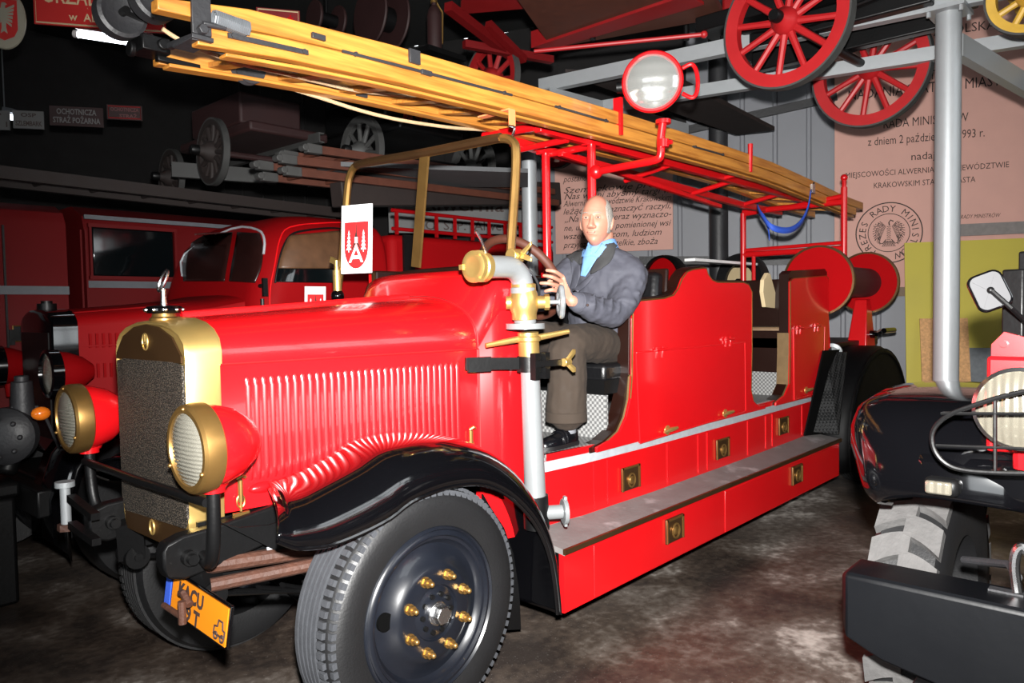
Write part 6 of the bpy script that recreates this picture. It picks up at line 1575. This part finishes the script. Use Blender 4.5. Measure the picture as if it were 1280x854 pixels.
# fenders
for s in (1, -1):
    def FY(y): return y if s > 0 else -5.48 - y
    prof = [(.60, .80), (.60, .86), (.635, .965), (.70, 1.045), (.80, 1.075), (1.0, 1.085), (1.3, 1.07), (1.6, 1.0), (1.85, .85), (2.0, .62)]
    rows = []
    for i, (x, z) in enumerate(prof):
        fr = max(0, 1 - i / 3.0)                      # the outer corner is cut away at the front
        yo = -1.85 - .11 * fr; dz = -.10 if i > 1 else -.04
        rows.append([V((x + .10 + .05 * fr, FY(yo - .02), z - .17 + .10 * fr)), V((x + .07, FY(yo), z - .12 + .07 * fr)), V((x + .03, FY(yo - .03), z - .03)), V((x + .01, FY(yo - .12), z)), V((x, FY(-2.2), z + .005)), V((x + .02, FY(-2.36), z - .005))])
    rows = [smooth_path(r, 2) for r in rows]
    b = MB(); b.grid([smooth_path([r[i] for r in rows], 3) for i in range(len(rows[0]))]); fd = b.build('front_fender', M['black'], ft, smooth=70); m_ = fd.modifiers.new('thick', 'SOLIDIFY'); m_.thickness = .012
    # front valance under the lamp
    b = MB(); b.box((.66, FY(-2.32), .87), (.10, .50, .13)); b.build('valance', M['black'], fd, bevel=.03)
    # tyre with broad chevron lugs
    o = V((1.22, FY(-1.885), .30)); r_ = .455; w_ = .21; ax = V((0, 1 * s, 0))
    b = MB(); b.lathe([(.24, -.01), (.30, .01), (.40, .005), (.43, -.02), (.43, -w_ + .02), (.40, -w_), (.28, -w_), (.24, -w_ + .01)], o, ax, 64, closed=True); ty = b.build('wheel', M['rubber'], ft)
    x_, y_, d_ = frame_of(ax); b = MB()
    NL = 22
    for k in range(NL):
        for half in (0, 1):
            t0 = 2 * PI * (k + .5 * half) / NL
            h0, h1 = (-.005, -w_ * .56) if half == 0 else (-w_ * .44, -w_ + .005)
            ring_ = []
            for j in range(7):
                f = j / 6; hh = h0 + (h1 - h0) * f; t = t0 + (.11 * f if half == 0 else .11 * (1 - f)) + .02 * math.sin(f * PI)
                wd_ = .082 + .02 * abs(f - (1 if half == 0 else 0))
                ra, rb_ = .425, .462
                P_ = []
                for rr_, tt in ((ra, -wd_ - .01), (rb_, -wd_), (rb_, wd_), (ra, wd_ + .01)):
                    a_ = t + tt; P_.append(o + (x_ * math.cos(a_) + y_ * math.sin(a_)) * rr_ + d_ * hh)
                ring_.append(P_)
            b.loft(ring_)
    b.build('tread', material('dried_mud_tread', (.06, .058, .057), .85, var=.3, scale=30, bump=.3, bscale=60), ty)
    b = MB(); b.lathe([(.26, -.01), (.25, 0), (.23, -.04), (.12, -.03), (.10, .02), (0, .03)], o, ax, 40); b.build('disc', M['black_rough'], ty)
    # headlamp
    hc = at(1276, 511, 'x', .56); hc = V((hc.x, FY(hc.y), hc.z)); ax2 = (-1, 0, 0)
    b = MB(); b.lathe([(0, -.16), (.05, -.15), (.09, -.09), (.103, -.01)], hc, ax2, 36); b.cyl(hc + V((.03, 0, -.09)), hc + V((.04, 0, -.16)), .022, n=10); hl = b.build('headlamp', M['red'], ft)
    b = MB(); b.lathe([(.099, -.015), (.108, -.01), (.108, .012), (.098, .018)], hc, ax2, 40); b.build('lamp_rim', M['steel'], hl)
    b = MB(); b.lathe([(.100, .012), (.07, .026), (.03, .034), (0, .035)], hc, ax2, 40); b.build('lamp_glass', M['lens2'], hl)
    def gp(px, py): q = at(px, py, 'x', .46); return V((q.x, FY(q.y), q.z))
    b = MB(); b.tube(smooth_path([gp(1300, 487), gp(1260, 494), gp(1220, 506), gp(1190, 517), gp(1172, 530), gp(1165, 545), gp(1168, 563), gp(1180, 578), gp(1200, 587), gp(1240, 591), gp(1300, 592), gp(1390, 591), gp(1402, 560), gp(1396, 510), gp(1350, 489)], 4, closed=True), .0062, n=8, closed=True)
    for pa_, pb_, r2 in (((1176, 517), (1400, 518), .0045), ((1170, 557), (1402, 566), .0045), ((1244, 498), (1244, 591), .0045), ((1320, 490), (1320, 592), .0045)): b.tube([gp(*pa_), gp(*pb_)], r2, n=6)
    for pa_ in ((1180, 517), (1240, 590)): q = gp(*pa_); b.tube([q, q + V((.2, 0, -.02))], .005, n=6)
    b.build('lamp_guard', M['black_rough'], ft)
    q = at(1178, 608, 'x', .585); q = V((q.x, FY(q.y), q.z)); b = MB(); b.box(q, (.05, .088, .050)); ti = b.build('turn_indicator', M['black_rough'], ft, bevel=.015)
    b = MB(); b.box(q + V((-.022, .004 * s, 0)), (.025, .066, .036)); b.build('indicator_lens', M['lens2'], ti, bevel=.006)
# hood, cab, mirror
b = MB(); b.box((1.5, -2.74, 1.03), (1.75, .80, .36)); hb = b.build('hood', M['red'], ft, bevel=.015)
b = MB(); b.box((.72, -2.74, 1.08), (.20, .98, .26)); b.build('front_panel', M['red'], ft, bevel=.01)
q = at(1255, 440, 'x', .70); b = MB(); b.prism([(-.03, -.03), (.16, -.03), (.16, .03), (.05, .04), (.0, .055), (-.03, .02)], lambda y, z, t: V((q.x + t, q.y - y, q.z + z)), 0, .03); b.cyl(q + V((-.012, 0, .022)), q + V((.0, 0, .022)), .010, n=8); b.build('hood_bracket', M['red'], ft)
b = MB()
for y_ in (-2.45, -3.18): b.bar((1.25, y_, 1.15), (1.35, y_, 1.62), .05, .05)
b.bar((1.3, -3.18, 1.62), (1.3, -2.45, 1.62), .05, .05); b.box((2.3, -2.98, 1.2), (1.8, 1.1, .7)); b.build('cab', M['black_rough'], ft, bevel=.01)
b = MB(); b.box(at(1270, 400, 'x', .92), (.06, .05, .30), (0, 0, R(75))); b.box(at(1288, 390, 'x', .95), (.05, .05, .36), (0, 0, R(75))); b.build('windshield_post', M['black_rough'], ft, bevel=.006)
mc = at(1237, 364, 'x', .78); mu = V((.30, -.95, 0)).normalized(); mv = V((0.1, .12, 1)).normalized(); mn = mu.cross(mv).normalized(); mv = mn.cross(mu)
def rr_poly(w, h, r, n=5, skew=0):
    p = []
    for cx, cy, a0 in ((w / 2 - r, h / 2 - r, 0), (-w / 2 + r, h / 2 - r, 90), (-w / 2 + r, -h / 2 + r, 180), (w / 2 - r, -h / 2 + r, 270)):
        for i in range(n + 1): a = R(a0 + 90 * i / n); p.append((cx + r * math.cos(a), cy + r * math.sin(a)))
    return p
ra = R(-22)
mu2, mv2 = mu * math.cos(ra) - mv * math.sin(ra), mu * math.sin(ra) + mv * math.cos(ra)
mu2, mv2 = mu * math.cos(ra) + mv * math.sin(-ra), mv * math.cos(ra) - mu * math.sin(-ra)
b = MB(); b.prism(rr_poly(.092, .112, .024), lambda a, c, t: mc + mu2 * a + mv2 * c + mn * t, -.010, .006); mir = b.build('door_mirror', M['black'], ft, bevel=.003)
b = MB(); b.prism(rr_poly(.080, .100, .020), lambda a, c, t: mc + mu2 * a + mv2 * c + mn * t, .005, .009)
for s in (-1, 1): b.bar(mc + mu2 * (.03 * s) - mv2 * .040 + mn * .010, mc - mu2 * (.03 * s) + mv2 * .040 + mn * .010, .004, .003, up=mn)
b.build('mirror_back', M['galv'] if False else material('pale_grey_shell', (.062, .062, .065), .55, spec=.15), mir)
b = MB(); b.tube([mc + mn * .02, at(1262, 386, 'x', .78) + mn * .02, at(1290, 410, 'x', .85)], .007, n=8); b.ball(mc + mn * .018, .010, 10); b.build('mirror_arm', M['black_rough'], mir)
# ================================================================ camera, light
cam_d = bpy.data.cameras.new('camera'); cam_o = bpy.data.objects.new('camera', cam_d); COL.objects.link(cam_o)
cam_d.sensor_width = 36; cam_d.sensor_fit = 'HORIZONTAL'; cam_d.lens = 36 * F / 1280; cam_d.clip_start = 0.05; cam_d.clip_end = 200
cam_o.matrix_world = Matrix.Translation(CAM) @ Matrix((RIGHT, UP, -FWD)).transposed().to_4x4()
SC.camera = cam_o
# the photographer's flash, just above the lens
ld = bpy.data.lights.new('camera_flash', 'SPOT'); ld.shadow_soft_size = 0.035; ld.energy = FLASH; ld.color = (1.0, 0.985, 0.96); ld.spot_size = R(102); ld.spot_blend = 1.0
lo = bpy.data.objects.new('camera_flash', ld); COL.objects.link(lo)
fp = CAM + UP * 0.17 + RIGHT * 0.02
aim = ray(765, 465).normalized(); fr = aim.cross(UP).normalized(); fu = fr.cross(aim)
lo.matrix_world = Matrix.Translation(fp) @ Matrix((fr, fu, -aim)).transposed().to_4x4()
w = bpy.data.worlds.new('daylight'); SC.world = w; w.use_nodes = True
bg = w.node_tree.nodes['Background']; bg.inputs['Color'].default_value = (0.92, 0.97, 1.0, 1); bg.inputs['Strength'].default_value = SKY      # overcast daylight outside the window and door
vs = SC.view_settings; vs.view_transform = 'Standard'; vs.look = 'None'; vs.exposure = EXPO; vs.gamma = 1.0; vs.use_curve_mapping = False
SC.cycles.use_denoising = True
SC.cycles.max_bounces = 6
SC.cycles.caustics_reflective = False; SC.cycles.caustics_refractive = False
SC.cycles.sample_clamp_indirect = 4.0
